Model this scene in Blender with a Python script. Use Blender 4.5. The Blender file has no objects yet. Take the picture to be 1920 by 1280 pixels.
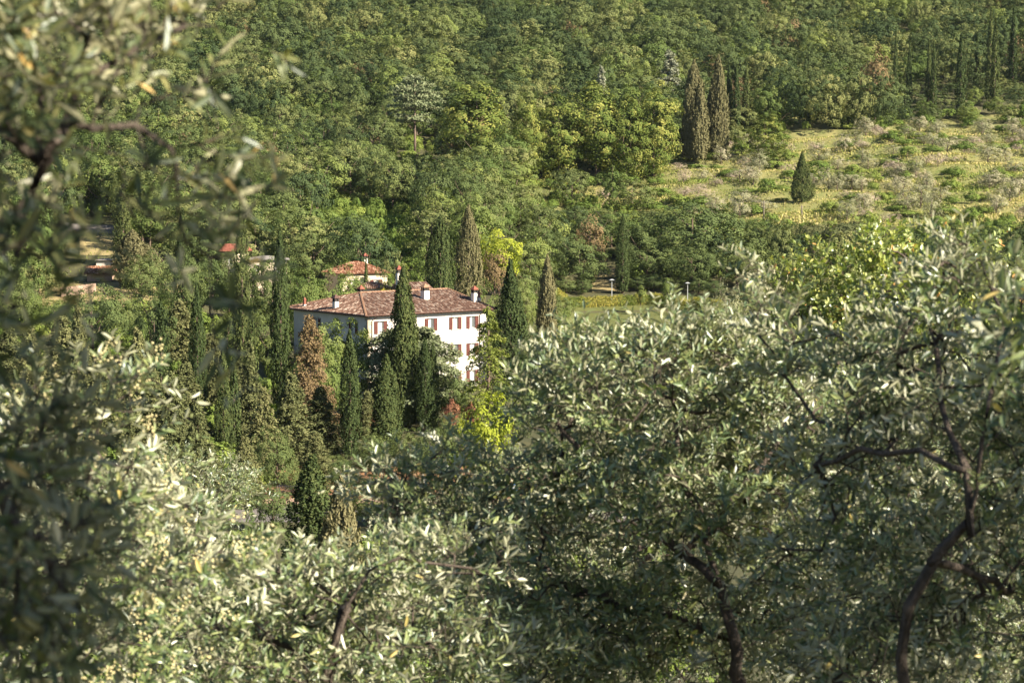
import bpy, math, random
import numpy as np
from mathutils import Vector, Matrix, Quaternion

# ------------------------------------------------------------------ camera, sky, sun, exposure
SC = bpy.context.scene
COL = SC.collection
F = 3733.0                      # focal length in pixels of the 1920 px wide photograph (70 mm lens)
CAMZ = 28.8
PITCH = math.atan(313.0 / F)
cp, sp = math.cos(PITCH), math.sin(PITCH)
cam_d = bpy.data.cameras.new('camera')
cam_d.lens = 70.0
cam_d.sensor_width = 36.0
cam_d.clip_start = 0.3
cam_d.clip_end = 4000.0
cam_d.dof.use_dof = True
cam_d.dof.focus_distance = 250.0
cam_d.dof.aperture_fstop = 6.8
cam = bpy.data.objects.new('camera', cam_d)
COL.objects.link(cam)
cam.location = (0, 0, CAMZ)
cam.rotation_euler = (math.pi / 2 - PITCH, 0, 0)
SC.camera = cam

SUN_EL, SUN_AZ = 31.0, 58.0     # azimuth to the right of straight behind the camera
se, sa = math.radians(SUN_EL), math.radians(SUN_AZ)
TO_SUN = Vector((math.sin(sa) * math.cos(se), -math.cos(sa) * math.cos(se), math.sin(se)))
W = bpy.data.worlds.new('World')
SC.world = W
W.use_nodes = True
wn = W.node_tree
sky = wn.nodes.new('ShaderNodeTexSky')
sky.sky_type = 'NISHITA'
sky.sun_disc = False
sky.dust_density = 0.3
sky.air_density = 0.9
sky.sun_elevation = se
sky.sun_rotation = math.atan2(TO_SUN.x, TO_SUN.y)
wn.links.new(sky.outputs[0], wn.nodes['Background'].inputs[0])
wn.nodes['Background'].inputs[1].default_value = 0.05
sl = bpy.data.lights.new('sun', 'SUN')
sl.energy = 5.0
sl.angle = math.radians(0.5)
sl.color = (1.0, 0.89, 0.71)
so = bpy.data.objects.new('sun', sl)
COL.objects.link(so)
so.rotation_euler = (-TO_SUN).to_track_quat('-Z', 'Y').to_euler()
so.location = (60, -40, 80)
SC.view_settings.view_transform = 'Standard'
SC.view_settings.look = 'None'
SC.view_settings.exposure = 1.68
SC.view_settings.gamma = 1.0
SC.render.engine = 'CYCLES'
SC.cycles.max_bounces = 5
SC.cycles.diffuse_bounces = 1
SC.cycles.glossy_bounces = 2
SC.cycles.transmission_bounces = 3
SC.cycles.transparent_max_bounces = 4
SC.cycles.volume_bounces = 0
SC.cycles.use_denoising = True

# ------------------------------------------------------------------ pixel <-> place helpers (1920 x 1280 photograph pixels)
def top_z(py, Y):
    dy = (640 - py) / F
    return CAMZ + Y * (dy * cp - sp) / (cp + dy * sp)

def x_at(px, Y, z):
    return (px - 960) / F * (Y * cp + (CAMZ - z) * sp)

def P(px, py, Y):
    z = top_z(py, Y)
    return np.array([x_at(px, Y, z), Y, z])

def proj(x, y, z):
    r = z - CAMZ
    d = y * cp - r * sp
    return 960 + F * x / d, 640 - F * (y * sp + r * cp) / d

def smooth(t):
    t = np.clip(t, 0, 1)
    return t * t * (3 - 2 * t)

YP = np.array([-90, 0, 10, 30, 60, 100, 140, 170, 190, 235, 260, 300, 330, 380, 410, 450, 540, 650, 800, 1000, 1400.])
ZL = np.array([48, 27, 24.2, 18.9, 11, 3, -2, -2.6, -2.4, -.8, 1, 5.2, 8.5, 15, 19, 24, 43, 68, 106, 158, 250.])
ZR = np.array([48, 27, 24.2, 18.9, 11, 3, -2, -2.6, -2.4, -.8, 0, 1.0, 1.6, 2.4, 7.0, 20, 41.5, 67, 106, 158, 250.])

def ground(x, y):
    x = np.asarray(x, float)
    y = np.asarray(y, float)
    k = smooth((x / np.maximum(y, 60) * F + 20) / 140)      # left / right of the villa
    z = np.interp(y, YP, ZL) * (1 - k) + np.interp(y, YP, ZR) * k
    far = smooth((y - 300) / 150)
    near = smooth((120 - y) / 60)
    z = z + far * (1.6 * np.sin(x / 31 + 1.2) * np.sin(y / 43) + .8 * np.sin(x / 11 + y / 17))
    z = z + near * .18 * np.sin(x / 2.1 + .4) * np.sin(y / 2.9)
    # grass terraces of the old olive grove
    g = k * smooth((y - 440) / 15) * smooth((560 - y) / 20) * smooth((x - 5) / 30)
    ph = ((y + .06 * x + 3 * np.sin(x / 40)) / 11.0) % 1.0
    z = z + g * 1.15 * (smooth((ph - .74) / .2) - ph) * 1.6
    return z

# ------------------------------------------------------------------ mesh helpers
def mesh_quads(name, V, Fc, mats, tint=None, matidx=None, smooth_shade=False):
    V = np.ascontiguousarray(V, np.float32)
    Fc = np.ascontiguousarray(Fc, np.int32)
    me = bpy.data.meshes.new(name)
    n = Fc.shape[1]
    me.vertices.add(len(V))
    me.vertices.foreach_set('co', V.ravel())
    me.loops.add(Fc.size)
    me.loops.foreach_set('vertex_index', Fc.ravel())
    me.polygons.add(len(Fc))
    me.polygons.foreach_set('loop_start', np.arange(0, Fc.size, n, dtype=np.int32))
    if matidx is not None:
        me.polygons.foreach_set('material_index', np.asarray(matidx, np.int32))
    me.polygons.foreach_set('use_smooth', np.full(len(Fc), bool(smooth_shade)))
    me.update(calc_edges=True)
    if tint is not None:
        a = me.attributes.new('tint', 'FLOAT', 'FACE')
        a.data.foreach_set('value', np.ascontiguousarray(tint, np.float32))
    for m in (mats if isinstance(mats, (list, tuple)) else [mats]):
        me.materials.append(m)
    return me

class MB:
    """collects boxes, tubes and polygons; build() links them as one mesh object"""
    def __init__(s):
        s.v, s.f = [], []
    def poly(s, pts):
        i = len(s.v)
        s.v += [tuple(p) for p in pts]
        s.f.append(tuple(range(i, i + len(pts))))
    def box(s, x0, y0, z0, x1, y1, z1):
        i = len(s.v)
        s.v += [(x0, y0, z0), (x1, y0, z0), (x1, y1, z0), (x0, y1, z0), (x0, y0, z1), (x1, y0, z1), (x1, y1, z1), (x0, y1, z1)]
        s.f += [tuple(i + k for k in q) for q in ((0, 3, 2, 1), (4, 5, 6, 7), (0, 1, 5, 4), (1, 2, 6, 5), (2, 3, 7, 6), (3, 0, 4, 7))]
    def pyramid(s, x0, y0, x1, y1, z0, z1, k=0.0):
        cx, cy = (x0 + x1) / 2, (y0 + y1) / 2
        hx, hy = (x1 - x0) / 2 * k, (y1 - y0) / 2 * k
        i = len(s.v)
        s.v += [(x0, y0, z0), (x1, y0, z0), (x1, y1, z0), (x0, y1, z0), (cx - hx, cy - hy, z1), (cx + hx, cy - hy, z1), (cx + hx, cy + hy, z1), (cx - hx, cy + hy, z1)]
        s.f += [tuple(i + k2 for k2 in q) for q in ((0, 3, 2, 1), (4, 5, 6, 7), (0, 1, 5, 4), (1, 2, 6, 5), (2, 3, 7, 6), (3, 0, 4, 7))]
    def tube(s, pts, rad, n=6, cap=True):
        pts = [np.array(p, float) for p in pts]
        if not hasattr(rad, '__len__'):
            rad = [rad] * len(pts)
        i0 = len(s.v)
        up = np.array([0.13, 0.21, 0.97])
        for k, p in enumerate(pts):
            t = pts[min(k + 1, len(pts) - 1)] - pts[max(k - 1, 0)]
            t = t / (np.linalg.norm(t) + 1e-9)
            a = np.cross(t, up)
            if np.linalg.norm(a) < .2:
                a = np.cross(t, np.array([1., .1, 0]))
            a /= np.linalg.norm(a)
            b = np.cross(t, a)
            for q in range(n):
                w = 2 * math.pi * q / n
                s.v.append(tuple(p + rad[k] * (math.cos(w) * a + math.sin(w) * b)))
        for k in range(len(pts) - 1):
            for q in range(n):
                s.f.append((i0 + k * n + q, i0 + k * n + (q + 1) % n, i0 + (k + 1) * n + (q + 1) % n, i0 + (k + 1) * n + q))
        if cap:
            s.f.append(tuple(i0 + q for q in range(n))[::-1])
            s.f.append(tuple(i0 + (len(pts) - 1) * n + q for q in range(n)))
    def mesh(s, name, mat, sm=False):
        me = bpy.data.meshes.new(name)
        me.from_pydata(s.v, [], s.f)
        me.materials.append(mat)
        if sm:
            me.polygons.foreach_set('use_smooth', np.full(len(me.polygons), True))
        me.update()
        return me
    def build(s, name, mat, parent=None, sm=False, loc=None):
        return obj(name, s.mesh(name, mat, sm), parent, loc)

def obj(name, me, parent=None, loc=None):
    o = bpy.data.objects.new(name, me)
    COL.objects.link(o)
    if parent is not None:
        o.parent = parent
    if loc is not None:
        o.location = loc
    return o

def tag(o, label=None, cat=None, group=None, kind=None):
    if label: o['label'] = label
    if cat: o['category'] = cat
    if group: o['group'] = group
    if kind: o['kind'] = kind
    return o

def empty(name, loc, rz=0.0):
    o = bpy.data.objects.new(name, None)
    o.empty_display_size = .3
    COL.objects.link(o)
    o.location = loc
    o.rotation_euler = (0, 0, rz)
    return o

def unit(a):
    return a / (np.linalg.norm(a, axis=-1, keepdims=True) + 1e-9)

# ------------------------------------------------------------------ materials
def new_mat(name):
    m = bpy.data.materials.new(name)
    m.use_nodes = True
    t = m.node_tree
    t.nodes.clear()
    return m, t, t.nodes, t.links

GAIN = 1.52
def foliage(name, stops, trans=.3, gloss=.0, under=None, tvar=.5, ovar=.5, tcol=None, rough=.45):
    """stops: list of (pos, rgb) – ramp over per-leaf tint and per-tree random value"""
    m, t, N, L = new_mat(name)
    at = N.new('ShaderNodeAttribute'); at.attribute_name = 'tint'
    oi = N.new('ShaderNodeObjectInfo')
    m1 = N.new('ShaderNodeMath'); m1.operation = 'MULTIPLY'; m1.inputs[1].default_value = tvar
    m2 = N.new('ShaderNodeMath'); m2.operation = 'MULTIPLY_ADD'; m2.inputs[1].default_value = ovar
    L.new(at.outputs['Fac'], m1.inputs[0]); L.new(oi.outputs['Random'], m2.inputs[0]); L.new(m1.outputs[0], m2.inputs[2])
    r = N.new('ShaderNodeValToRGB')
    while len(r.color_ramp.elements) < len(stops):
        r.color_ramp.elements.new(.5)
    for e, (p, c) in zip(r.color_ramp.elements, stops):
        e.position = p
    for e, (p, c) in zip(r.color_ramp.elements, stops):
        e.position = p; e.color = (*[min(.75, v * GAIN) for v in c], 1)
    L.new(m2.outputs[0], r.inputs[0])
    col = r.outputs[0]
    if under is not None:
        g = N.new('ShaderNodeNewGeometry')
        mx = N.new('ShaderNodeMix'); mx.data_type = 'RGBA'
        L.new(g.outputs['Backfacing'], mx.inputs[0]); L.new(col, mx.inputs[6])
        mx.inputs[7].default_value = (*under, 1)
        col = mx.outputs[2]
    d = N.new('ShaderNodeBsdfDiffuse'); L.new(col, d.inputs[0])
    tr = N.new('ShaderNodeBsdfTranslucent')
    hs = N.new('ShaderNodeMix'); hs.data_type = 'RGBA'; hs.blend_type = 'MULTIPLY'; hs.inputs[0].default_value = 1
    L.new(col, hs.inputs[6]); hs.inputs[7].default_value = (*(tcol or (1.25, 1.35, .6)), 1)
    L.new(hs.outputs[2], tr.inputs[0])
    ms = N.new('ShaderNodeMixShader'); ms.inputs[0].default_value = trans
    L.new(d.outputs[0], ms.inputs[1]); L.new(tr.outputs[0], ms.inputs[2])
    out = N.new('ShaderNodeOutputMaterial')
    sh = ms.outputs[0]
    if gloss > 0:
        gl = N.new('ShaderNodeBsdfGlossy'); gl.inputs['Roughness'].default_value = rough
        gl.inputs[0].default_value = (.9, .95, 1, 1)
        m3 = N.new('ShaderNodeMixShader'); m3.inputs[0].default_value = gloss
        L.new(sh, m3.inputs[1]); L.new(gl.outputs[0], m3.inputs[2]); sh = m3.outputs[0]
    L.new(sh, out.inputs[0])
    return m

def surface(name, c1, c2, scale=4.0, rough=.85, detail=6, c3=None, bump=0.0, coord='Object', spec=.3, stretch=None, tint=False, bscale=None):
    m, t, N, L = new_mat(name)
    tc = N.new('ShaderNodeTexCoord')
    src = tc.outputs[coord]
    if stretch:
        mp = N.new('ShaderNodeMapping'); mp.inputs['Scale'].default_value = stretch
        L.new(src, mp.inputs[0]); src = mp.outputs[0]
    nz = N.new('ShaderNodeTexNoise'); nz.inputs['Scale'].default_value = scale; nz.inputs['Detail'].default_value = detail
    nz.inputs['Roughness'].default_value = .62
    L.new(src, nz.inputs['Vector'])
    r = N.new('ShaderNodeValToRGB')
    r.color_ramp.elements[0].position = .3; r.color_ramp.elements[0].color = (*c1, 1)
    r.color_ramp.elements[1].position = .7; r.color_ramp.elements[1].color = (*c2, 1)
    if c3:
        e = r.color_ramp.elements.new(.85); e.color = (*c3, 1)
    val = nz.outputs['Fac']
    if tint:
        at = N.new('ShaderNodeAttribute'); at.attribute_name = 'tint'
        mm = N.new('ShaderNodeMath'); mm.operation = 'MULTIPLY_ADD'; mm.inputs[1].default_value = .75
        m0 = N.new('ShaderNodeMath'); m0.operation = 'MULTIPLY_ADD'; m0.inputs[1].default_value = .5; m0.inputs[2].default_value = -.1
        L.new(nz.outputs['Fac'], m0.inputs[0]); L.new(at.outputs['Fac'], mm.inputs[0]); L.new(m0.outputs[0], mm.inputs[2])
        val = mm.outputs[0]
    L.new(val, r.inputs[0])
    b = N.new('ShaderNodeBsdfPrincipled')
    b.inputs['Roughness'].default_value = rough
    b.inputs['Specular IOR Level'].default_value = spec
    L.new(r.outputs[0], b.inputs['Base Color'])
    if bump:
        nb = nz
        if bscale:
            nb = N.new('ShaderNodeTexNoise'); nb.inputs['Scale'].default_value = bscale; nb.inputs['Detail'].default_value = 5
            L.new(src, nb.inputs['Vector'])
        bp = N.new('ShaderNodeBump'); bp.inputs['Strength'].default_value = bump; bp.inputs['Distance'].default_value = .1
        L.new(nb.outputs['Fac'], bp.inputs['Height']); L.new(bp.outputs[0], b.inputs['Normal'])
    out = N.new('ShaderNodeOutputMaterial'); L.new(b.outputs[0], out.inputs[0])
    return m

M = {}
M['bark'] = surface('bark', (.05, .035, .027), (.16, .115, .085), 6, .95, bump=.6, stretch=(1, 1, .35))
M['bark_olive'] = surface('bark_olive', (.055, .045, .037), (.17, .135, .11), 22, .95, c3=(.27, .22, .13), bump=1.0, stretch=(1, 1, .4))
M['bark_far'] = surface('bark_far', (.09, .065, .05), (.2, .15, .115), 3, .95)
M['wood_leaf'] = foliage('wood_leaf', [(0, (.022, .036, .018)), (.3, (.041, .058, .025)), (.6, (.070, .087, .034)), (.85, (.116, .126, .049)), (.96, (.175, .165, .068)), (1, (.185, .145, .076))], .16, tvar=.3, ovar=.7)
M['oak_leaf'] = foliage('oak_leaf', [(0, (.032, .049, .021)), (.5, (.066, .086, .032)), (1, (.124, .138, .048))], .16, tvar=.5, ovar=.5)
M['green_leaf'] = foliage('green_leaf', [(0, (.037, .060, .020)), (.5, (.076, .102, .032)), (1, (.145, .160, .049))], .2, tvar=.5, ovar=.5)
M['lime_leaf'] = foliage('lime_leaf', [(0, (.085, .12, .017)), (.5, (.17, .195, .026)), (1, (.27, .275, .042))], .28, tvar=.65, ovar=.35)
M['chestnut_leaf'] = foliage('chestnut_leaf', [(0, (.038, .062, .016)), (.5, (.08, .10, .025)), (1, (.24, .225, .064))], .16, tvar=.85, ovar=.15)
M['cypress_leaf'] = foliage('cypress_leaf', [(0, (.019, .030, .013)), (.5, (.040, .055, .021)), (1, (.092, .100, .036))], .08, tvar=.6, ovar=.4)
M['cypress_brown'] = foliage('cypress_brown', [(0, (.058, .060, .030)), (.5, (.105, .098, .05)), (1, (.165, .145, .08))], .12, tvar=.7, ovar=.3)
M['fir_leaf'] = foliage('fir_leaf', [(0, (.040, .050, .023)), (.5, (.082, .090, .039)), (1, (.155, .148, .068))], .1, tvar=.55, ovar=.45)
M['deodar_leaf'] = foliage('deodar_leaf', [(0, (.070, .092, .022)), (.5, (.115, .135, .032)), (1, (.18, .185, .05))], .2, tvar=.7, ovar=.3)
M['cedar_leaf'] = foliage('cedar_leaf', [(0, (.075, .092, .05)), (.5, (.125, .142, .078)), (1, (.2, .21, .12))], .1, tvar=.7, ovar=.3)
M['silver_leaf'] = foliage('silver_leaf', [(0, (.11, .12, .085)), (.5, (.16, .17, .12)), (1, (.22, .22, .165))], .1, tvar=.7, ovar=.3)
M['brown_leaf'] = foliage('brown_leaf', [(0, (.075, .058, .030)), (.5, (.118, .086, .045)), (1, (.17, .125, .068))], .12, tvar=.6, ovar=.4, tcol=(1.1, 1, .7))
M['grove_leaf'] = foliage('grove_leaf', [(0, (.10, .11, .062)), (.4, (.155, .155, .095)), (.75, (.215, .20, .135)), (1, (.255, .225, .165))], .15, tvar=.5, ovar=.5)
M['bare_leaf'] = foliage('bare_leaf', [(0, (.16, .13, .1)), (.5, (.25, .2, .16)), (1, (.33, .265, .215))], .1, tvar=.6, ovar=.4)
M['shrub_leaf'] = foliage('shrub_leaf', [(0, (.048, .076, .02)), (.5, (.09, .125, .03)), (1, (.165, .185, .048))], .18, tvar=.5, ovar=.5)
M['hedge_leaf'] = foliage('hedge_leaf', [(0, (.06, .085, .02)), (.5, (.12, .14, .03)), (1, (.26, .22, .055))], .25, tvar=1, ovar=0)
M['yellow_leaf'] = foliage('yellow_leaf', [(0, (.26, .24, .03)), (.5, (.4, .36, .05)), (1, (.5, .38, .07))], .3, tvar=1, ovar=0)
M['red_leaf'] = foliage('red_leaf', [(0, (.09, .035, .022)), (.5, (.15, .07, .045)), (1, (.2, .12, .07))], .25, tvar=1, ovar=0, tcol=(1.2, .8, .6))
M['grass_leaf'] = foliage('grass_leaf', [(0, (.085, .12, .03)), (.4, (.15, .165, .048)), (.75, (.235, .215, .085)), (1, (.31, .26, .13))], .3, tvar=1, ovar=0)
OLV = [(0, (.036, .060, .022)), (.4, (.078, .110, .037)), (.8, (.165, .188, .070)), (.94, (.24, .235, .10)), (1, (.42, .27, .06))]
M['olive_leaf'] = foliage('olive_leaf', OLV, .18, gloss=.08, under=(.37, .375, .25), tvar=.97, ovar=.0, rough=.45)
M['olive_loose'] = foliage('olive_loose', OLV, .18, gloss=.08, under=(.37, .375, .25), tvar=0, ovar=.97, rough=.45)
OLW = [(0, (.034, .050, .021)), (.4, (.066, .084, .032)), (.75, (.145, .148, .058)), (.92, (.28, .235, .10)), (1, (.42, .25, .07))]
M['olive_warm'] = foliage('olive_warm', OLW, .22, gloss=.05, under=(.36, .345, .215), tvar=.97, ovar=.0, rough=.45)
M['olive_warm_loose'] = foliage('olive_warm_loose', OLW, .22, gloss=.05, under=(.36, .345, .215), tvar=0, ovar=.97, rough=.45)
M['pear_leaf'] = foliage('pear_leaf', [(0, (.09, .12, .03)), (.5, (.17, .205, .055)), (.86, (.28, .28, .09)), (.95, (.4, .3, .08)), (1, (.42, .2, .07))], .3, gloss=.06, tvar=1, ovar=0, rough=.4)
M['bud'] = surface('bud', (.52, .46, .22), (.68, .60, .34), 60, .7)
M['ground'] = surface('ground', (.04, .045, .02), (.10, .092, .04), .12, .95, detail=9, c3=(.17, .135, .07), bump=.4, bscale=2)
M['grass_bank'] = surface('grass_bank', (.10, .125, .035), (.235, .205, .085), .3, .95, detail=9, c3=(.33, .25, .15), bump=.5, bscale=3)
M['lawn'] = surface('lawn', (0.081, 0.099, 0.024), (0.127, 0.130, 0.037), .35, .95, detail=8, bump=.3, bscale=9)
M['drygrass'] = surface('drygrass', (0.240, 0.200, 0.088), (0.336, 0.264, 0.128), .5, .95, detail=8, bump=.3, bscale=7)
M['meadow'] = surface('meadow', (.09, .16, .03), (.15, .23, .045), .3, .95, detail=8, bump=.4, bscale=4)
M['redsoil'] = surface('redsoil', (.2, .1, .05), (.36, .2, .1), .8, .95, detail=8, bump=.4, bscale=5)
M['asphalt'] = surface('asphalt', (.13, .115, .11), (.2, .18, .17), 1.2, .9, detail=8)
M['plaster'] = surface('plaster', (.46, .43, .385), (.60, .575, .535), .55, .9, detail=10, stretch=(1.6, 1.6, .3))
M['plaster_cream'] = surface('plaster_cream', (0.480, 0.400, 0.288), (0.576, 0.488, 0.360), .6, .9, detail=8)
M['plaster_grey'] = surface('plaster_grey', (.42, .38, .33), (.55, .5, .44), .8, .9, detail=8)
M['stone'] = surface('stone', (.25, .205, .15), (.42, .36, .27), 3, .9, detail=8, bump=.5)
M['stone_pale'] = surface('stone_pale', (0.400, 0.368, 0.328), (0.496, 0.464, 0.416), 3, .9, detail=8)
M['stone_pink'] = surface('stone_pink', (.3, .2, .15), (.46, .33, .26), 2, .9, detail=8, bump=.5)
M['tile'] = surface('tile', (0.104, 0.056, 0.039), (0.200, 0.118, 0.086), .9, .9, detail=5, c3=(.36, .28, .225), tint=True)
M['tile_orange'] = surface('tile_orange', (0.176, 0.074, 0.042), (0.288, 0.140, 0.084), 1.3, .9, detail=5, c3=(.44, .28, .19), tint=True)
M['ridge_tile'] = surface('ridge_tile', (0.176, 0.096, 0.060), (0.304, 0.184, 0.120), 2.5, .9, detail=6)
M['terracotta'] = surface('terracotta', (0.160, 0.048, 0.032), (0.256, 0.096, 0.064), 3, .85)
M['shutter'] = surface('shutter', (0.068, 0.019, 0.014), (0.108, 0.030, 0.021), 6, .8)
M['gutter'] = surface('gutter', (.06, .035, .028), (.12, .06, .045), 5, .5)
M['soffit'] = surface('soffit', (.10, .065, .045), (.17, .11, .075), 5, .9)
M['slate'] = surface('slate', (0.186, 0.167, 0.155), (0.260, 0.236, 0.211), 1.5, .8)
M['iron'] = surface('iron', (.03, .03, .032), (.06, .06, .06), 8, .6)
M['lamp_metal'] = surface('lamp_metal', (0.288, 0.304, 0.320), (0.400, 0.416, 0.432), 8, .45)
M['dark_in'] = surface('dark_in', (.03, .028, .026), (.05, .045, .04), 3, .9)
M['frame_white'] = surface('frame_white', (0.560, 0.544, 0.512), (0.640, 0.624, 0.592), 5, .6)
M['curtain'] = surface('curtain', (0.528, 0.512, 0.480), (0.640, 0.624, 0.592), 3, .9, stretch=(8, 1, .3))
M['pole_wood'] = surface('pole_wood', (.16, .135, .11), (.26, .22, .18), 5, .9)
M['blue'] = surface('blue', (.05, .13, .42), (.08, .2, .55), 3, .6)
M['white_paint'] = surface('white_paint', (.7, .7, .7), (.82, .82, .82), 5, .5)
gm, gt, gN, gL = new_mat('glass')
b = gN.new('ShaderNodeBsdfPrincipled'); b.inputs['Base Color'].default_value = (.10, .115, .12, 1); b.inputs['Roughness'].default_value = .08
nz = gN.new('ShaderNodeTexNoise'); nz.inputs['Scale'].default_value = .7
bpn = gN.new('ShaderNodeBump'); bpn.inputs['Strength'].default_value = .08
gL.new(nz.outputs[0], bpn.inputs['Height']); gL.new(bpn.outputs[0], b.inputs['Normal'])
o_ = gN.new('ShaderNodeOutputMaterial'); gL.new(b.outputs[0], o_.inputs[0])
M['glass'] = gm

# ------------------------------------------------------------------ ground
def sheet(name, xs, ys, mat, dz=0.0, label=None):
    X, Y = np.meshgrid(xs, ys)
    Z = ground(X, Y) + dz
    V = np.stack([X.ravel(), Y.ravel(), Z.ravel()], 1)
    nx, ny = len(xs), len(ys)
    I = np.arange(nx * ny).reshape(ny, nx)
    Q = np.stack([I[:-1, :-1].ravel(), I[:-1, 1:].ravel(), I[1:, 1:].ravel(), I[1:, :-1].ravel()], 1)
    o = obj(name, mesh_quads(name, V, Q, M[mat], smooth_shade=True))
    return tag(o, kind='structure')

gy = np.concatenate([np.arange(-90, 0, 6), np.arange(0, 60, 1.0), np.arange(60, 160, 4), np.arange(160, 430, 3), np.arange(430, 570, 1.2), np.arange(570, 900, 8), np.arange(900, 1401, 50)])
gx = np.concatenate([np.arange(-700, -240, 40), np.arange(-240, -20, 5), np.arange(-20, 20, 1.0), np.arange(20, 241, 4), np.arange(280, 701, 40)])
sheet('hillside_ground', gx, gy, 'ground')
def patch(name, poly, Ya, Yb, mat, step=2.0, dz=.03):
    """a sheet of other ground lying on the hillside: poly(Y) gives the px range at depth Y"""
    ys = np.arange(Ya, Yb + .1, step)
    V, Q = [], []
    nc = 40
    for yy in ys:
        a, b_ = poly(yy)
        for c in range(nc):
            px = a + (b_ - a) * c / (nc - 1)
            x = (px - 960) / F * yy
            V.append((x, yy, float(ground(x, yy)) + dz))
    for r in range(len(ys) - 1):
        for c in range(nc - 1):
            i = r * nc + c
            Q.append((i, i + 1, i + nc + 1, i + nc))
    o = obj(name, mesh_quads(name, np.array(V), np.array(Q), M[mat], smooth_shade=True))
    return tag(o, kind='structure')
patch('lawn', lambda y: (1015 - (y - 300) * .1, 1420), 300, 392, 'lawn')
patch('terrace_ground', lambda y: (1030 - 60 * smooth((470 - y) / 30) + (y - 440) * .5, 2100), 437, 556, 'grass_bank', 1.2, .12)
patch('dry_yard', lambda y: (60, 345), 318, 345, 'drygrass')
patch('bank_field', lambda y: (150, 225), 372, 396, 'drygrass')
patch('upper_road', lambda y: (120, 215), 398.5, 410, 'asphalt')
patch('meadow', lambda y: (590, 790), 372, 432, 'meadow')
patch('red_soil_bank', lambda y: (480, 1010), 189.5, 208, 'redsoil')
patch('road', lambda y: (300, 1200), 178, 186, 'asphalt')
patch('far_clearing', lambda y: (1110, 1180), 398, 416, 'drygrass', 2, .05)

# ------------------------------------------------------------------ foliage generators
def leaves_mesh(name, pos, nrm, size, mat, rng, tint=None, aspect=.55, along=None):
    n = len(pos)
    nrm = unit(nrm)
    if along is None:
        along = rng.normal(size=(n, 3))
    t = unit(along - (along * nrm).sum(1, keepdims=True) * nrm)
    b_ = np.cross(nrm, t)
    s = (size if hasattr(size, '__len__') else np.full(n, size)) * rng.uniform(.65, 1.35, n)
    s = s[:, None]
    V = np.empty((n, 4, 3))
    V[:, 0] = pos - t * s * .5
    V[:, 1] = pos + b_ * s * .5 * aspect + t * s * .05
    V[:, 2] = pos + t * s * .5
    V[:, 3] = pos - b_ * s * .5 * aspect + t * s * .05
    Q = np.arange(4 * n).reshape(n, 4)
    if tint is None:
        tint = rng.random(n)
    return mesh_quads(name, V.reshape(-1, 3), Q, mat, np.clip(tint, 0, 1))

def broad_points(rng, rx, rz, zc, ncl, nl, clr, low=-.55, irr=.25, topcone=0.0, form=.8, rad0=.5, jit=.3):
    k = np.arange(ncl) + .5
    u = low + (1 - low) * k / ncl
    a = k * 2.39996 + rng.random() * 6
    d = np.stack([np.sqrt(1 - u * u) * np.cos(a), np.sqrt(1 - u * u) * np.sin(a), u], 1)
    d = unit(d + rng.normal(size=d.shape) * .16)
    lob = unit(rng.normal(size=(7, 3)))
    bump = ((d @ lob.T).clip(0, 1) ** 4 @ rng.uniform(-irr, irr, 7))
    rad = rng.uniform(rad0, 1.04, ncl) * (1 + bump)
    if topcone:
        rad = rad * (1 - topcone * np.clip(u, 0, 1) * .0)
    shape = np.array([rx, rx, rz])
    c = d * shape * (rad * (1 - .45 * clr / rx))[:, None]
    if topcone:
        f = 1 - topcone * np.clip((c[:, 2] + rz) / (2 * rz), 0, 1)
        c[:, :2] *= f[:, None]
    cr = clr * rng.uniform(.7, 1.3, ncl)
    e = unit(rng.normal(size=(ncl, nl, 3)) + .75 * d[:, None, :] + np.array([0, 0, .35]))
    pos = c[:, None, :] + e * (cr[:, None, None] * rng.uniform(.55, 1.0, (ncl, nl, 1))) * np.array([1, 1, .8])
    nrm = .75 * e + form * d[:, None, :] + rng.normal(size=e.shape) * jit + np.array([0, 0, .15])
    ct = rng.random(ncl)
    tint = .55 * ct[:, None] + .45 * rng.random((ncl, nl))
    pos = pos + np.array([0, 0, zc])
    return pos.reshape(-1, 3), nrm.reshape(-1, 3), tint.ravel()

def trunk_mesh(rng, h, r, mat, limbs=5, spread=.5, top=.75, n=7):
    m = MB()
    k = 6
    bend = rng.normal(size=2) * h * .03
    pts = [(bend[0] * math.sin(i / k * 2.5), bend[1] * math.sin(i / k * 2), -.6 + (h * top + .6) * i / k) for i in range(k + 1)]
    m.tube(pts, [r * (1.35 - .35 * min(1, i / 1.0)) * (1 - .72 * i / k) for i in range(k + 1)], n)
    for q in range(limbs):
        i = 2 + q % 4
        a = q * 2.4 + rng.random()
        p0 = np.array(pts[i])
        L_ = h * spread * rng.uniform(.6, 1)
        d = np.array([math.cos(a), math.sin(a), .8])
        m.tube([p0, p0 + d * L_ * .45, p0 + d * L_ * .8 + np.array([0, 0, L_ * .15])], [r * .42, r * .25, r * .08], 5)
    return m.mesh('trunk', mat, True)

PROTO = {}   # kind -> list of dict(crown, trunk, h, w)
def add_proto(kind, crown, trunk, h, w):
    PROTO.setdefault(kind, []).append(dict(crown=crown, trunk=trunk, h=h, w=w))

def proto_broad(kind, seed, mat, H, R, ncl, nl, ls, clr, trunk_frac=.22, low=-.55, irr=.25, topcone=0.0, tr=.22, aspect=.6, bark='bark', form=.8, rad0=.5, jit=.3):
    rng = np.random.default_rng(seed)
    rz = H * (1 - trunk_frac) / 2
    zc = H - rz
    p, n, t = broad_points(rng, R, rz, zc, ncl, nl, clr, low, irr, topcone, form, rad0, jit)
    me = leaves_mesh('crown', p, n, ls, M[mat], rng, t, aspect)
    add_proto(kind, me, trunk_mesh(rng, H, tr, M[bark], 6, .42), float(p[:, 2].max()), float(np.percentile(np.abs(p[:, :2]), 98) * 2))

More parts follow.
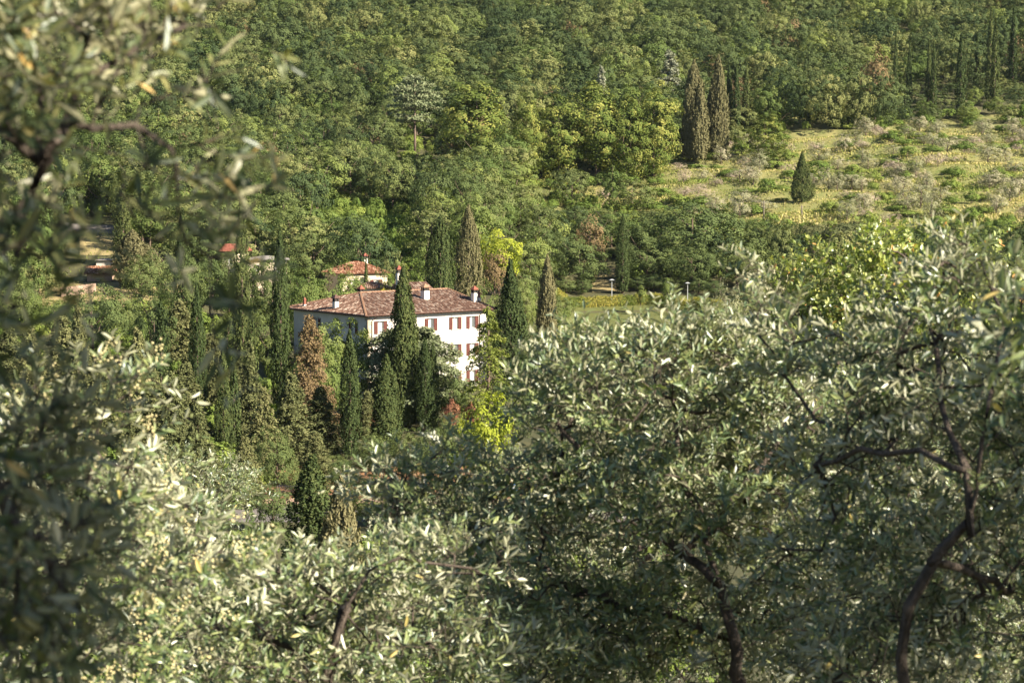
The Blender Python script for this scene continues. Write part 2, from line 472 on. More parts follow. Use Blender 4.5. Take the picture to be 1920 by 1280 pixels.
for s in range(7):
    proto_broad('wood', 10 + s, 'wood_leaf', 10 + s % 3, 4.6 + .5 * (s % 2), 84, 56, .34, .85, .1, -.8, .5, bark='bark_far', form=1.0, rad0=.66, jit=.5)
for s in range(3):
    proto_broad('wood_green', 30 + s, 'green_leaf', 10 + s, 4.7, 46, 80, .35, 1.15, .1, -.8, .42, bark='bark_far')
for s in range(4):
    proto_broad('oak', 40 + s, 'oak_leaf', 9.5, 5.0, 84, 90, .28, 1.0, .1, -.8, .4, form=1.0, rad0=.62, jit=.5)
for s in range(3):
    proto_broad('green', 50 + s, 'green_leaf', 9.5, 4.4, 84, 95, .26, .95, .1, -.8, .4, form=1.0, rad0=.62, jit=.5)
for s in range(3):
    proto_broad('bushy', 55 + s, 'oak_leaf', 6, 3.0, 54, 110, .2, .85, .0, -.97, .4, form=1.0, rad0=.6)
for s in range(2):
    proto_broad('lime', 60 + s, 'lime_leaf', 8.0, 3.0, 50, 100, .25, .85, .1, -.8, .35)
for s in range(3):
    proto_broad('chestnut', 70 + s, 'chestnut_leaf', 22, 6.4, 150, 75, .46, 1.5, .0, -.95, .45, topcone=.15, rad0=.6)
for s in range(2):
    proto_broad('brown', 80 + s, 'brown_leaf', 8, 3.6, 40, 45, .35, 1.1, .15, -.6, .35)
for s in range(5):
    proto_broad('grove', 90 + s, 'grove_leaf', 4.4, 2.7, 34, 52, .26, .75, .0, -.9, .5, tr=.16, aspect=.4, bark='bark_far')
for s in range(3):
    proto_broad('bare', 100 + s, 'bare_leaf', 3.4, 2.3, 30, 46, .22, .7, .0, -.8, .5, tr=.1, aspect=.3, bark='bark_far')
for s in range(4):
    proto_broad('shrub', 110 + s, 'shrub_leaf', 2.6, 1.9, 26, 46, .28, .65, .02, -.3, .4, tr=.08, bark='bark_far')
for s in range(2):
    proto_broad('umbrella_pine', 120 + s, 'fir_leaf', 9, 4.2, 50, 70, .3, 1.0, .55, -.2, .2)
proto_broad('slim', 130, 'green_leaf', 4.2, 1.0, 40, 60, .14, .35, .22, -.9, .1, topcone=.45, tr=.06)
proto_broad('yellow', 131, 'yellow_leaf', 3, 1.8, 24, 60, .22, .6, .02, -.4, .4, tr=.08)
proto_broad('redbush', 132, 'red_leaf', 2.2, 1.6, 24, 60, .16, .5, .02, -.4, .4, tr=.06)

def cypress_proto(kind, seed, mat, H, R, power=1.7, nt=620, nl=15, ls=.2, tuft=.95, spires=1, base=.05):
    rng = np.random.default_rng(seed)
    PP, NN, TT, AA = [], [], [], []
    for sidx in range(spires):
        hh = H * (1 if sidx == 0 else rng.uniform(.62, .9))
        off = np.zeros(2) if sidx == 0 else rng.normal(size=2) * R * .45
        n = int(nt * (1 if sidx == 0 else .6))
        t = base + (1 - base) * rng.random(n) ** 1.12
        prof = np.where(t < .22, .62 + .38 * smooth(t / .22), (1 - np.clip((t - .22) / .78, 0, 1) ** power))
        prof = np.maximum(prof, .05)
        a = rng.random(n) * 2 * math.pi
        ph = rng.random(4) * 6
        lob = 1 + .10 * np.sin(3 * a + ph[0] + t * 5) + .08 * np.sin(5 * a + ph[1] - t * 8) + .06 * np.sin(t * 23 + ph[2] + 2 * a)
        dep = np.where(rng.random(n) < .22, rng.uniform(.5, .8, n), rng.uniform(.84, 1.06, n))
        r = R * prof * lob * dep * (1 if sidx == 0 else .75)
        out = np.stack([np.cos(a), np.sin(a), 0 * a], 1)
        c = out * r[:, None] + np.stack([np.full(n, off[0]), np.full(n, off[1]), t * hh], 1)
        dirv = unit(out * rng.uniform(.05, .45, (n, 1)) + np.array([0, 0, 1.]) + rng.normal(size=(n, 3)) * .12)
        s = rng.random((n, nl, 1))
        tl = tuft * rng.uniform(.6, 1.25, (n, 1, 1)) * (.45 + .55 * prof[:, None, None])
        pos = c[:, None, :] + dirv[:, None, :] * (s - .4) * tl + rng.normal(size=(n, nl, 3)) * (.13 * (1.1 - s) * (.5 + prof[:, None, None] * .6))
        nr = out[:, None, :] * 1.0 + rng.normal(size=(n, nl, 3)) * .55 + np.array([0, 0, .25])
        tt = .5 * rng.random((n, 1)) + .5 * rng.random((n, nl))
        al = dirv[:, None, :] + rng.normal(size=(n, nl, 3)) * .5
        PP.append(pos.reshape(-1, 3)); NN.append(nr.reshape(-1, 3)); TT.append(tt.ravel()); AA.append(al.reshape(-1, 3))
    p = np.concatenate(PP)
    me = leaves_mesh('crown', p, np.concatenate(NN), ls, M[mat], rng, np.concatenate(TT), .62, np.concatenate(AA))
    m = MB()
    m.tube([(0, 0, -.6), (0, 0, H * .3), (0, 0, H * .8)], [.26, .2, .05], 7)
    add_proto(kind, me, m.mesh('trunk', M['bark'], True), float(p[:, 2].max()), float(np.percentile(np.abs(p[:, :2]), 98.5) * 2))

for s in range(3):
    cypress_proto('cypress', 200 + s, 'cypress_leaf', 15, 1.3, 3.0 - .3 * s, 900, 16, .21, .95)
cypress_proto('cypress_multi', 210, 'cypress_leaf', 18, 1.75, 2.8, 1500, 16, .22, 1.1, spires=3)
cypress_proto('cypress_multi', 211, 'cypress_leaf', 15, 1.6, 2.6, 1100, 16, .22, 1.0, spires=2)
cypress_proto('cypress_fat', 220, 'cypress_leaf', 13, 2.1, 4.5, 1300, 15, .23, .9)
cypress_proto('cypress_fat', 221, 'cypress_brown', 13, 2.2, 3.2, 1300, 15, .23, .9)
cypress_proto('cypress_cone', 225, 'cypress_leaf', 13, 2.3, 1.25, 1400, 15, .23, 1.0)
cypress_proto('cypress_brown', 230, 'cypress_brown', 15, 2.5, 2.8, 1400, 13, .34, 1.2, spires=3)
cypress_proto('cypress_thin', 240, 'cypress_leaf', 15, .85, 2.2, 420, 12, .3, 1.0)
cypress_proto('cypress_thin', 241, 'cypress_leaf', 15, .95, 1.8, 420, 12, .3, 1.0)

def conifer_proto(kind, seed, mat, H, R, levels, per, droop, ls, taper=.9, t0=.06, nl=60, rise=.25, flat=.5, dome=False, hang=.35, bark='bark', tr=.24, thick=.16):
    rng = np.random.default_rng(seed)
    m = MB()
    m.tube([(0, 0, -.6), (0, 0, H * .35), (rng.normal() * .1, rng.normal() * .1, H * .99)], [tr, tr * .75, .03], 7)
    PP, NN, TT, AA = [], [], [], []
    for l in range(levels):
        t = t0 + (1 - t0) * ((l + rng.uniform(0, .6)) / levels)
        if dome:
            Lb = R * math.sqrt(max(.03, 1 - ((t - t0 - .18) / (1.02 - t0 - .18)) ** 2)) if t > t0 + .18 else R * (.55 + .45 * (t - t0) / .18)
        else:
            Lb = R * max(.05, (1 - t)) ** taper
        for q in range(per):
            a = q * 2 * math.pi / per + l * 1.1 + rng.normal() * .25
            L_ = Lb * rng.uniform(.68, 1.12)
            out = np.array([math.cos(a), math.sin(a), 0]); side = np.array([-out[1], out[0], 0])
            z0 = t * H + rng.normal() * H * .016
            rr = rise + rng.normal() * .06
            f = lambda s: np.array([0, 0, z0]) + np.outer(s, out) * L_ + np.outer(rr * s - droop * s * s, [0, 0, 1]) * L_
            bp_ = f(np.array([0, .35, .7, 1.]))
            m.tube(bp_, [tr * .3 * (1 - t * .7), tr * .2 * (1 - t * .7), tr * .11, .012], 4, False)
            n = int(nl * (.35 + .65 * L_ / R))
            s = rng.random(n) ** .75 * .9 + .12
            lat = rng.normal(size=n) * .26 * L_ * (1.15 - s * .75) * flat * 1.6
            pos = f(s) + lat[:, None] * side + np.outer(-np.abs(lat) * hang - rng.random(n) * hang * .5, [0, 0, 1]) + rng.normal(size=(n, 3)) * np.array([.08, .08, thick])
            PP.append(pos)
            NN.append(np.array([0, 0, .55]) + out * .45 + rng.normal(size=(n, 3)) * .7)
            AA.append(out + np.sign(lat)[:, None] * side * .8 + rng.normal(size=(n, 3)) * .3 + np.array([0, 0, -hang]))
            TT.append(.5 * rng.random() + .5 * rng.random(n))
    p = np.concatenate(PP)
    me = leaves_mesh('crown', p, np.concatenate(NN), ls, M[mat], rng, np.concatenate(TT), .5, np.concatenate(AA))
    add_proto(kind, me, m.mesh('trunk', M[bark], True), float(p[:, 2].max()), float(np.percentile(np.abs(p[:, :2]), 99) * 2))

for s in range(3):
    conifer_proto('fir', 300 + s, 'fir_leaf', 15, 3.6, 26, 7, .35, .34, .62, .03, 130, thick=.22)
conifer_proto('deodar', 310, 'deodar_leaf', 14, 3.9, 11, 5, .66, .27, .72, .05, 210, rise=.38, hang=.6, thick=.1)
conifer_proto('deodar', 311, 'fir_leaf', 13, 3.4, 20, 6, .5, .32, .75, .05, 150, rise=.25, hang=.5)
conifer_proto('cedar', 320, 'cedar_leaf', 15, 6.6, 13, 8, .40, .36, .6, .08, 560, rise=.34, flat=.5, dome=True, hang=.3, tr=.35, thick=.26)
conifer_proto('flat_cedar', 330, 'cedar_leaf', 12, 5.4, 8, 7, .14, .45, .5, .42, 130, rise=.2, flat=.7, dome=True, hang=.05, tr=.3, bark='bark_far', thick=.14)
conifer_proto('silver_cedar', 340, 'silver_leaf', 15, 4.4, 26, 5, .35, .5, .7, .08, 70, rise=.3, bark='bark_far')
conifer_proto('larch', 350, 'brown_leaf', 11, 3.3, 22, 7, .3, .24, .6, .04, 110)

RNG = random.Random(7)
def tree(name, kind, px, Y, ytop=None, H=None, wpx=None, label=None, cat='tree', group=None, idx=None, z=None, x=None, wscale=None, bare_trunk=True):
    ps = PROTO[kind]
    p = ps[(RNG.randrange(len(ps)) if idx is None else idx % len(ps))]
    if x is None:
        x = 0.0
        for _ in range(3):
            zz = float(ground(x, Y)); x = x_at(px, Y, zz)
    zz = float(ground(x, Y)) if z is None else z
    if H is None:
        H = top_z(ytop, Y) - zz
    sz = H / p['h']
    sx = (wpx * Y / F) / p['w'] if wpx else (wscale if wscale else sz)
    e = empty(name, (x, Y, zz - .05), RNG.random() * 6.28)
    e.scale = (sx, sx, sz)
    tag(e, label, cat, group)
    obj('trunk', p['trunk'], e)
    obj('crown', p['crown'], e)
    return e

# ------------------------------------------------------------------ buildings
def wall_holes(m, Lw, H, holes, th=.28, y=0.0):
    """front wall in the local xz plane at y, facing -y, with real openings"""
    xs = sorted({0, Lw, *[h[0] for h in holes], *[h[1] for h in holes]})
    zs = sorted({0, H, *[h[2] for h in holes], *[h[3] for h in holes]})
    for i in range(len(xs) - 1):
        for k in range(len(zs) - 1):
            cx, cz = (xs[i] + xs[i + 1]) / 2, (zs[k] + zs[k + 1]) / 2
            if any(h[0] < cx < h[1] and h[2] < cz < h[3] for h in holes):
                continue
            m.poly([(xs[i], y, zs[k]), (xs[i + 1], y, zs[k]), (xs[i + 1], y, zs[k + 1]), (xs[i], y, zs[k + 1])])
    for a, b_, c, d in holes:
        m.poly([(a, y, c), (a, y, d), (a, y + th, d), (a, y + th, c)])
        m.poly([(b_, y, c), (b_, y + th, c), (b_, y + th, d), (b_, y, d)])
        m.poly([(a, y, d), (b_, y, d), (b_, y + th, d), (a, y + th, d)])
        m.poly([(a, y, c), (a, y + th, c), (b_, y + th, c), (b_, y, c)])

def coppi(name, quad, mat, parent, rng, w=.24, step=.42):
    """rows of half-round clay tiles laid on a roof plane; quad = eave a, eave b, top b, top a (local points)"""
    a, b_, c, d = [np.array(q, float) for q in quad]
    ex = unit((b_ - a)[None])[0]
    up_full = d - a - np.dot(d - a, ex) * ex
    Hs = np.linalg.norm(up_full); ey = up_full / Hs
    nrm = np.cross(ex, ey)
    Lx = np.dot(b_ - a, ex)
    cx, dx_ = np.dot(c - a, ex), np.dot(d - a, ex)
    nrow = int(Hs / step)
    V, Q, T = [], [], []
    ang = np.linspace(0, math.pi, 5)
    for r in range(nrow):
        y0, y1 = r * step, (r + 1.12) * step
        f = (y0 + .5 * step) / Hs
        x0, x1 = dx_ * f, Lx + (cx - Lx) * f
        n = int((x1 - x0) / w)
        for k in range(n):
            xx = x0 + (k + .5) * w + rng.normal() * .012
            lift = rng.normal() * .012
            i = len(V)
            for yy, sc_, dz in ((y0 + rng.normal() * .02, 1.0, .055), (min(y1, Hs), .86, .02)):
                for an in ang:
                    p = a + ex * (xx + math.cos(an) * w * .46 * sc_) + ey * yy + nrm * (math.sin(an) * w * .36 * sc_ + dz + lift)
                    V.append(p)
            t = rng.random()
            for q in range(4):
                Q.append((i + q + 1, i + q, i + 5 + q, i + 6 + q)); T.append(t)
            Q.append((i, i + 1, i + 3, i + 4)); T.append(t)
    o = obj(name, mesh_quads(name, np.array(V), np.array(Q), M[mat], np.array(T), smooth_shade=False), parent)
    o['kind'] = 'stuff'
    return o

def chimney(parent, x, y, zb, zt, w, body='plaster', cap='terracotta', hut=True):
    m = MB(); m.box(x - w / 2, y - w / 2, zb - .8, x + w / 2, y + w / 2, zt)
    c = m.build('chimney', M[body], parent)
    m = MB()
    if hut:
        g = w * .5
        for sx in (-1, 1):
            for sy in (-1, 1):
                m.box(x + sx * g * .78 - .06, y + sy * g * .78 - .06, zt, x + sx * g * .78 + .06, y + sy * g * .78 + .06, zt + .42)
        m.box(x - g * .6, y - g * .6, zt + .001, x + g * .6, y + g * .6, zt + .36)
        m.build('chimney_vent', M['dark_in'], c)
        m = MB()
        m.box(x - w * .62, y - w * .62, zt + .42, x + w * .62, y + w * .62, zt + .5)
        m.pyramid(x - w * .66, y - w * .66, x + w * .66, y + w * .66, zt + .5, zt + .95, .12)
        m.build('chimney_cap', M['terracotta' if cap == 'terracotta' else cap], c)
    else:
        m.box(x - w * .42, y - w * .42, zt, x + w * .42, y + w * .42, zt + .55)
        m.box(x - w * .56, y - w * .56, zt + .55, x + w * .56, y + w * .56, zt + .68)
        m.pyramid(x - w * .4, y - w * .4, x + w * .4, y + w * .4, zt + .68, zt + .95, .3)
        m.build('chimney_pot', M['terracotta'], c)
    return c

def window(parent, x, z0, z1, hw, y=0.0, flip=None, curtain=1.0, shut=True, frame='frame_white'):
    """x centre, opening z0..z1, half width hw, wall face at local y facing -y; flip = matrix for other walls"""
    def fin(o):
        if flip is not None:
            o.data.transform(flip)
        return o
    yy = y + .17
    m = MB()
    t = .07
    m.box(x - hw, yy, z0, x - hw + t, yy + .06, z1); m.box(x + hw - t, yy, z0, x + hw, yy + .06, z1)
    m.box(x - hw + t, yy, z1 - t, x + hw - t, yy + .06, z1); m.box(x - hw + t, yy, z0, x + hw - t, yy + .06, z0 + t)
    m.box(x - .05, yy - .004, z0 + t, x + .05, yy + .056, z1 - t)
    w = fin(m.build('window', M[frame], parent))
    for s in (-1, 1):
        m = MB(); a, b_ = (x - hw + t, x - .05) if s < 0 else (x + .05, x + hw - t)
        m.box(a, yy + .03, z0 + t, b_, yy + .036, z1 - t)
        fin(m.build('pane', M['glass'], w))
        if (s < 0 and curtain > 0) or (s > 0 and curtain > .6):
            m = MB()
            for q in range(6):
                u0, u1 = a + (b_ - a) * q / 6, a + (b_ - a) * (q + 1) / 6
                m.poly([(u0, yy + .012 + .006 * (q % 2), z0 + t), (u1, yy + .012 + .006 * ((q + 1) % 2), z0 + t), (u1, yy + .012 + .006 * ((q + 1) % 2), z1 - t - .12), (u0, yy + .012 + .006 * (q % 2), z1 - t - .12)])
            fin(m.build('curtain', M['curtain'], w))
    m = MB(); m.box(x - hw - .2, y - .10, z0 - .1, x + hw + .2, y - .004, z0 - .005)
    fin(m.build('sill', M['stone_pale'], w))
    m = MB(); m.box(x - hw - .16, y - .05, z1 + .005, x + hw + .16, y - .004, z1 + .22)
    fin(m.build('lintel', M['stone_pale'], w))
    if shut:
        for s in (-1, 1):
            m = MB(); a = x + s * (hw + .30); g = .26
            y0 = y - .09
            m.box(a - g, y0, z0 - .02, a - g + .06, y0 + .05, z1 + .02); m.box(a + g - .06, y0, z0 - .02, a + g, y0 + .05, z1 + .02)
            for zz in (z0 - .02, (z0 + z1) / 2 - .04, z1 - .06):
                m.box(a - g + .06, y0, zz, a + g - .06, y0 + .05, zz + .08)
            ns = 16
            for q in range(ns):
                zz = z0 + .08 + (z1 - z0 - .2) * q / ns
                m.poly([(a - g + .06, y0 + .012, zz), (a + g - .06, y0 + .012, zz), (a + g - .06, y0 + .04, zz + .09), (a - g + .06, y0 + .04, zz + .09)])
            fin(m.build('shutter', M['shutter'], w))
    return w

def in_local(o, p):
    return o.matrix_world.inverted() @ Vector(p)

def villa():
    TH = math.radians(38.5)
    Yc = 249.0
    C = P(686.5, 591.5, Yc)                      # roof corner nearest the camera, at the eave
    ez = C[2]
    ov = .75
    u = np.array([math.cos(TH), math.sin(TH)]); v = np.array([-math.sin(TH), math.cos(TH)])
    wc = C[:2] + ov * (u + v)
    v_ = empty('villa', (wc[0], wc[1], 0), TH)
    tag(v_, 'large white villa with hipped terracotta roof and red shutters among the cypresses', 'house')
    H = ez
    def solve(px, axis):
        lo, hi = 0, 40
        for _ in range(40):
            mid = (lo + hi) / 2
            q = wc + axis * mid
            if (proj(q[0], q[1], H - 2)[0] < px) == (axis is u): lo = mid
            else: hi = mid
        return lo
    LF = solve(913, u); LS = solve(551, v)
    # front wall
    cols = [solve(x, u) for x in (713.4, 760, 808, 853.4, 885.5)]
    zc = lambda px, py, t: top_z(py, (wc + u * t)[1])
    ztop = zc(853, 605.6, cols[3])
    holes, wins = [], []
    for i, t in enumerate(cols):
        for f in range(3):
            c = ztop - f * 3.55
            hh = .78 if f < 2 else .8
            hw = .42
            holes.append((t - hw, t + hw, c - hh, c + hh)); wins.append((t, c - hh, c + hh, hw, i, f))
    m = MB(); wall_holes(m, LF, H, holes)
    m.build('wall', M['plaster'], v_)
    # left side wall (faces local -x), rear and right walls
    sh = []
    for t in (3.2, 11.8):
        for f in range(3):
            c = ztop - .15 - f * 3.55
            sh.append((LS - t - .42, LS - t + .42, c - .78, c + .78))
    m = MB(); wall_holes(m, LS, H, sh)
    flip = Matrix.Translation((0, LS, 0)) @ Matrix.Rotation(-math.pi / 2, 4, 'Z')
    o = m.build('wall', M['plaster'], v_); o.data.transform(flip)
    tiny = .003
    m = MB(); m.poly([(LF, 0, 0), (LF, LS, 0), (LF, LS, H), (LF, 0, H)]); m.poly([(LF, LS, 0), (0, LS, 0), (0, LS, H), (LF, LS, H)])
    m.build('wall', M['plaster'], v_)
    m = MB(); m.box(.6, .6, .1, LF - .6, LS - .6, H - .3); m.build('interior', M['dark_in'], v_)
    for (t, a, b_, hw, i, f) in wins:
        window(v_, t, a, b_, hw, curtain=(1.0, .5, .5, 1.0, .5)[i] if f == 0 else (.5 if i % 2 else 1.0))
    for (a, b_, c, d) in sh:
        window(v_, (a + b_) / 2, c, d, .42, flip=flip, curtain=.5)
    # roof
    bfr = .5
    a_l = 5.9
    b_f = (LS + 2 * ov) * .53
    hr = 2.15
    e0 = H - .02
    Cn = (-ov, -ov, e0); R_ = (LF + ov, -ov, e0); Rb = (LF + ov, LS + ov, e0); Lb = (-ov, LS + ov, e0)
    A = (-ov + a_l, -ov + b_f, e0 + hr); B = (LF + ov - .35, -ov + b_f, e0 + hr)
    m = MB()
    m.poly([Cn, R_, B, A]); m.poly([Lb, Cn, A]); m.poly([Rb, Lb, A, B]); m.poly([R_, Rb, B])
    roof = m.build('roof', M['tile'], v_)
    rng = np.random.default_rng(5)
    coppi('roof_tiles', (Cn, R_, B, A), 'tile', roof, rng)
    coppi('roof_tiles', (Lb, Cn, A, A), 'tile', roof, rng)
    coppi('roof_tiles', (Rb, Lb, A, B), 'tile', roof, rng)
    for p0, p1 in ((Cn, A), (A, B), (Lb, A), (R_, B)):
        m = MB(); d = np.array(p1) - np.array(p0); n = max(2, int(np.linalg.norm(d) / .45))
        for q in range(n):
            s0 = np.array(p0) + d * q / n + np.array([0, 0, .07]); s1 = np.array(p0) + d * (q + 1.08) / n + np.array([0, 0, .05])
            m.tube([s0, s1], [.17, .135], 8)
        m.build('ridge_tiles', M['ridge_tile'], roof)['kind'] = 'stuff'
    m = MB()
    m.poly([(-ov + .05, -ov + .05, e0 - .1), (-ov + .05, LS + ov - .05, e0 - .1), (LF + ov - .05, LS + ov - .05, e0 - .1), (LF + ov - .05, -ov + .05, e0 - .1)])
    m.build('soffit', M['soffit'], roof)
    m = MB()
    for k in range(int((LF + 2 * ov) / .55)):
        x = -ov + .3 + k * .55
        m.box(x, -ov + .04, e0 - .22, x + .1, -.005, e0 - .105)
    for k in range(int((LS + ov) / .55)):
        y = .1 + k * .55
        m.box(-ov + .04, y, e0 - .22, -.005, y + .1, e0 - .105)
    m.build('rafter_tails', M['soffit'], roof)['kind'] = 'stuff'
    m = MB()
    m.tube([(-ov - .08, -ov - .08, e0 - .03), (LF + ov, -ov - .08, e0 - .03)], .085, 8)
    m.tube([(-ov - .08, -ov - .08, e0 - .03), (-ov - .08, LS + ov, e0 - .03)], .085, 8)
    m.build('gutter', M['gutter'], roof)
    for xp in (solve(697, u), solve(899, u)):
        m = MB(); m.tube([(xp + .5, -ov - .05, e0 - .1), (xp, -.09, e0 - .75), (xp, -.09, .2)], .055, 6)
        m.build('downpipe', M['gutter'], v_)
    # corner stones, toothed on both faces
    for k in range(int(H / .52)):
        lw, ls_ = (.62, .30) if k % 2 else (.30, .62)
        m = MB(); z0 = k * .52
        m.box(-.035, -.035, z0 + .012, lw, .0 - .003, z0 + .508)
        m.box(-.035, -.002, z0 + .012, -.003, ls_, z0 + .508)
        m.build('corner_stone', M['stone'], v_)
    m = MB(); m.box(-.04, -.06, 0, LF + .04, -.004, .7); m.build('plinth', M['stone'], v_)
    # chimneys: pixel column, base row -> point on the roof plane
    def on_front(px, py):
        best = None
        for s in np.linspace(0, 1, 60):
            yy = -ov + b_f * s; zz = e0 + hr * s
            lo, hi = -ov, LF + ov
            for _ in range(30):
                mid = (lo + hi) / 2; q = wc + u * mid + v * yy
                if proj(q[0], q[1], zz)[0] < px: lo = mid
                else: hi = mid
            q = wc + u * lo + v * yy
            e = abs(proj(q[0], q[1], zz)[1] - py)
            if best is None or e < best[0]: best = (e, lo, yy, zz)
        return best[1:]
    def on_left(px, py):
        best = None
        for s in np.linspace(0, 1, 60):
            xx = -ov + a_l * s; zz = e0 + hr * s
            lo, hi = -ov, LS + ov
            for _ in range(30):
                mid = (lo + hi) / 2; q = wc + u * xx + v * mid
                if proj(q[0], q[1], zz)[0] > px: lo = mid
                else: hi = mid
            q = wc + u * xx + v * lo
            e = abs(proj(q[0], q[1], zz)[1] - py)
            if best is None or e < best[0]: best = (e, xx, lo, zz)
        return best[1:]
    x, y, z = on_left(631, 578); chimney(v_, x, y + .2, z, z + .85, .62, cap='gutter')
    x, y, z = on_left(570, 575); chimney(v_, x + .1, y, z, z + .3, .34, hut=False)
    x, y, z = on_front(797, 561); chimney(v_, x, y, z, z + 1.15, .85, cap='ridge_tile')
    x, y, z = on_front(889.5, 566); chimney(v_, x, y, z, z + 1.2, .66, cap='terracotta')
    x, y, z = on_front(900, 566); chimney(v_, x + .1, y + .2, z, z + .55, .36, hut=False)
    chimney(v_, (A[0] + .6), A[1] + .7, e0 + hr - .2, e0 + hr + .05, .6, cap='terracotta')
    v_['front'] = 0
    del v_['front']
    return v_, wc, u, v, LF, LS
VILLA, VW, VU, VV, VLF, VLS = villa()

def house(name, label, px, py_eave, Y, rz, L_, D_, Hw, hr, wall='plaster_cream', roofm='tile_orange', hip=True, wins=True, chim=None, anchor=0.0):
    """px,py_eave: where the middle (anchor 0) of the front eave stands"""
    zz = top_z(py_eave, Y); x = x_at(px, Y, zz)
    e = empty(name, (x, Y, zz - Hw), math.radians(rz))
    tag(e, label, 'house')
    h = L_ / 2
    holes = []
    if wins:
        for k in range(max(1, int(L_ / 3.2))):
            t = L_ * (k + .5) / max(1, int(L_ / 3.2))
            for c in ([Hw - 1.7, Hw - 4.6] if Hw > 4.5 else [Hw - 1.5]):
                holes.append((t - .45, t + .45, c - .65, c + .65))
    m = MB(); wall_holes(m, L_, Hw, holes)
    o = m.build('wall', M[wall], e); o.data.transform(Matrix.Translation((-h, 0, 0)))
    m = MB()
    m.poly([(h, 0, -3), (h, D_, -3), (h, D_, Hw), (h, 0, Hw)]); m.poly([(h, D_, -3), (-h, D_, -3), (-h, D_, Hw), (h, D_, Hw)]); m.poly([(-h, D_, -3), (-h, 0, -3), (-h, 0, Hw), (-h, D_, Hw)])
    m.poly([(-h, 0, -3), (h, 0, -3), (h, 0, 0), (-h, 0, 0)])
    m.build('wall', M[wall], e)
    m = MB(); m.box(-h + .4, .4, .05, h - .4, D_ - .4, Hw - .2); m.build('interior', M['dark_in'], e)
    for (a, b_, c, d) in holes:
        window(e, (a + b_) / 2 - h, c, d, .45, shut=L_ > 7, curtain=.5)
    o_ = .5
    a = (-h - o_, -o_, Hw); b_ = (h + o_, -o_, Hw); c = (h + o_, D_ + o_, Hw); d = (-h - o_, D_ + o_, Hw)
    k = min(D_ / 2 + o_, h) if hip else 0.0
    r0 = (-h - o_ + k, D_ / 2, Hw + hr); r1 = (h + o_ - k, D_ / 2, Hw + hr)
    m = MB(); m.poly([a, b_, r1, r0]); m.poly([c, d, r0, r1]); m.poly([d, a, r0]); m.poly([b_, c, r1]); m.poly([d, c, b_, a])
    roof = m.build('roof', M[roofm], e)
    rng = np.random.default_rng(int(px))
    if roofm != 'slate':
        coppi('roof_tiles', (a, b_, r1, r0), roofm, roof, rng, .3, .5)
        if hip:
            coppi('roof_tiles', (b_, c, r1, r1), roofm, roof, rng, .3, .5)
            coppi('roof_tiles', (d, a, r0, r0), roofm, roof, rng, .3, .5)
    for cc in (chim or []):
        chimney(e, cc[0], cc[1], Hw + cc[2], Hw + cc[2] + cc[3], .6)
    return e

house('house', 'cream house with orange tiled hip roof half hidden behind green tree', 684, 513, 322, 28, 8.0, 7.0, 5.2, 1.9, chim=[(1.6, 3.4, 1.3, 1.0)])
house('outbuilding', 'low brown-roofed outbuilding in front of the orange-roofed cream house', 703, 541, 300, 15, 4.6, 4.0, 2.4, .9, 'plaster_grey', 'tile', True, False)
house('rear_wing', 'low building with pinkish tiled roof rising just behind the villa ridge', 784, 543, 281, 30, 3.6, 4.0, 3.0, 1.0, 'plaster_grey', 'tile', False, True)
house('house', 'pale house with flat grey roof behind the tall slim cypress', 500, 487, 318, 8, 6.4, 6, 3.0, .55, 'plaster_cream', 'slate', True, True)
house('house', 'house with bright red tiled roof glimpsed between cypresses', 431, 472, 322, -14, 2.6, 5, 4.0, 1.2, 'plaster_cream', 'terracotta', False, True)
house('house', 'stone farmhouse with orange tiled roof beside the dry yard', 186, 514, 345, 4, 4.2, 4.5, 3.2, 1.3, 'stone_pink', 'tile_orange', False, True)
house('shed', 'small shed with grey flat roof above the stone farmhouse', 194, 488, 360, 3, 2.6, 3, 2.4, .3, 'plaster_grey', 'slate', True, False)
house('garden_hut', 'small garden hut with tan hipped roof near the lawn edge', 1352, 640, 262, 20, 2.6, 2.6, 2.2, 1.2, 'stone', 'tile', True, False)
# the tall brick chimney that stands behind the villa ridge
def tall_chimney():
    Y = 279.0; q = P(748, 540, Y); zt = top_z(512, Y)
    e = empty('chimney_stack', (q[0], Y, q[2] - 6), .5)
    tag(e, 'tall pink and white chimney stack behind the villa roof beside dark cypress', 'chimney')
    b_ = zt - (q[2] - 6)
    m = MB(); m.box(-.34, -.34, -4, .34, .34, b_); m.build('shaft', M['plaster'], e)
    m = MB(); m.box(.36, -.2, b_ - 2.6, .62, .2, b_ - .2); m.build('brick_flue', M['terracotta'], e)
    m = MB(); m.box(-.26, -.26, b_ + .001, .26, .26, b_ + .5); m.build('vent', M['dark_in'], e)
    m = MB(); m.box(-.42, -.42, b_ + .5, .42, .42, b_ + .6); m.pyramid(-.42, -.42, .42, .42, b_ + .6, b_ + 1.1, .1); m.build('cap', M['terracotta'], e)
tall_chimney()

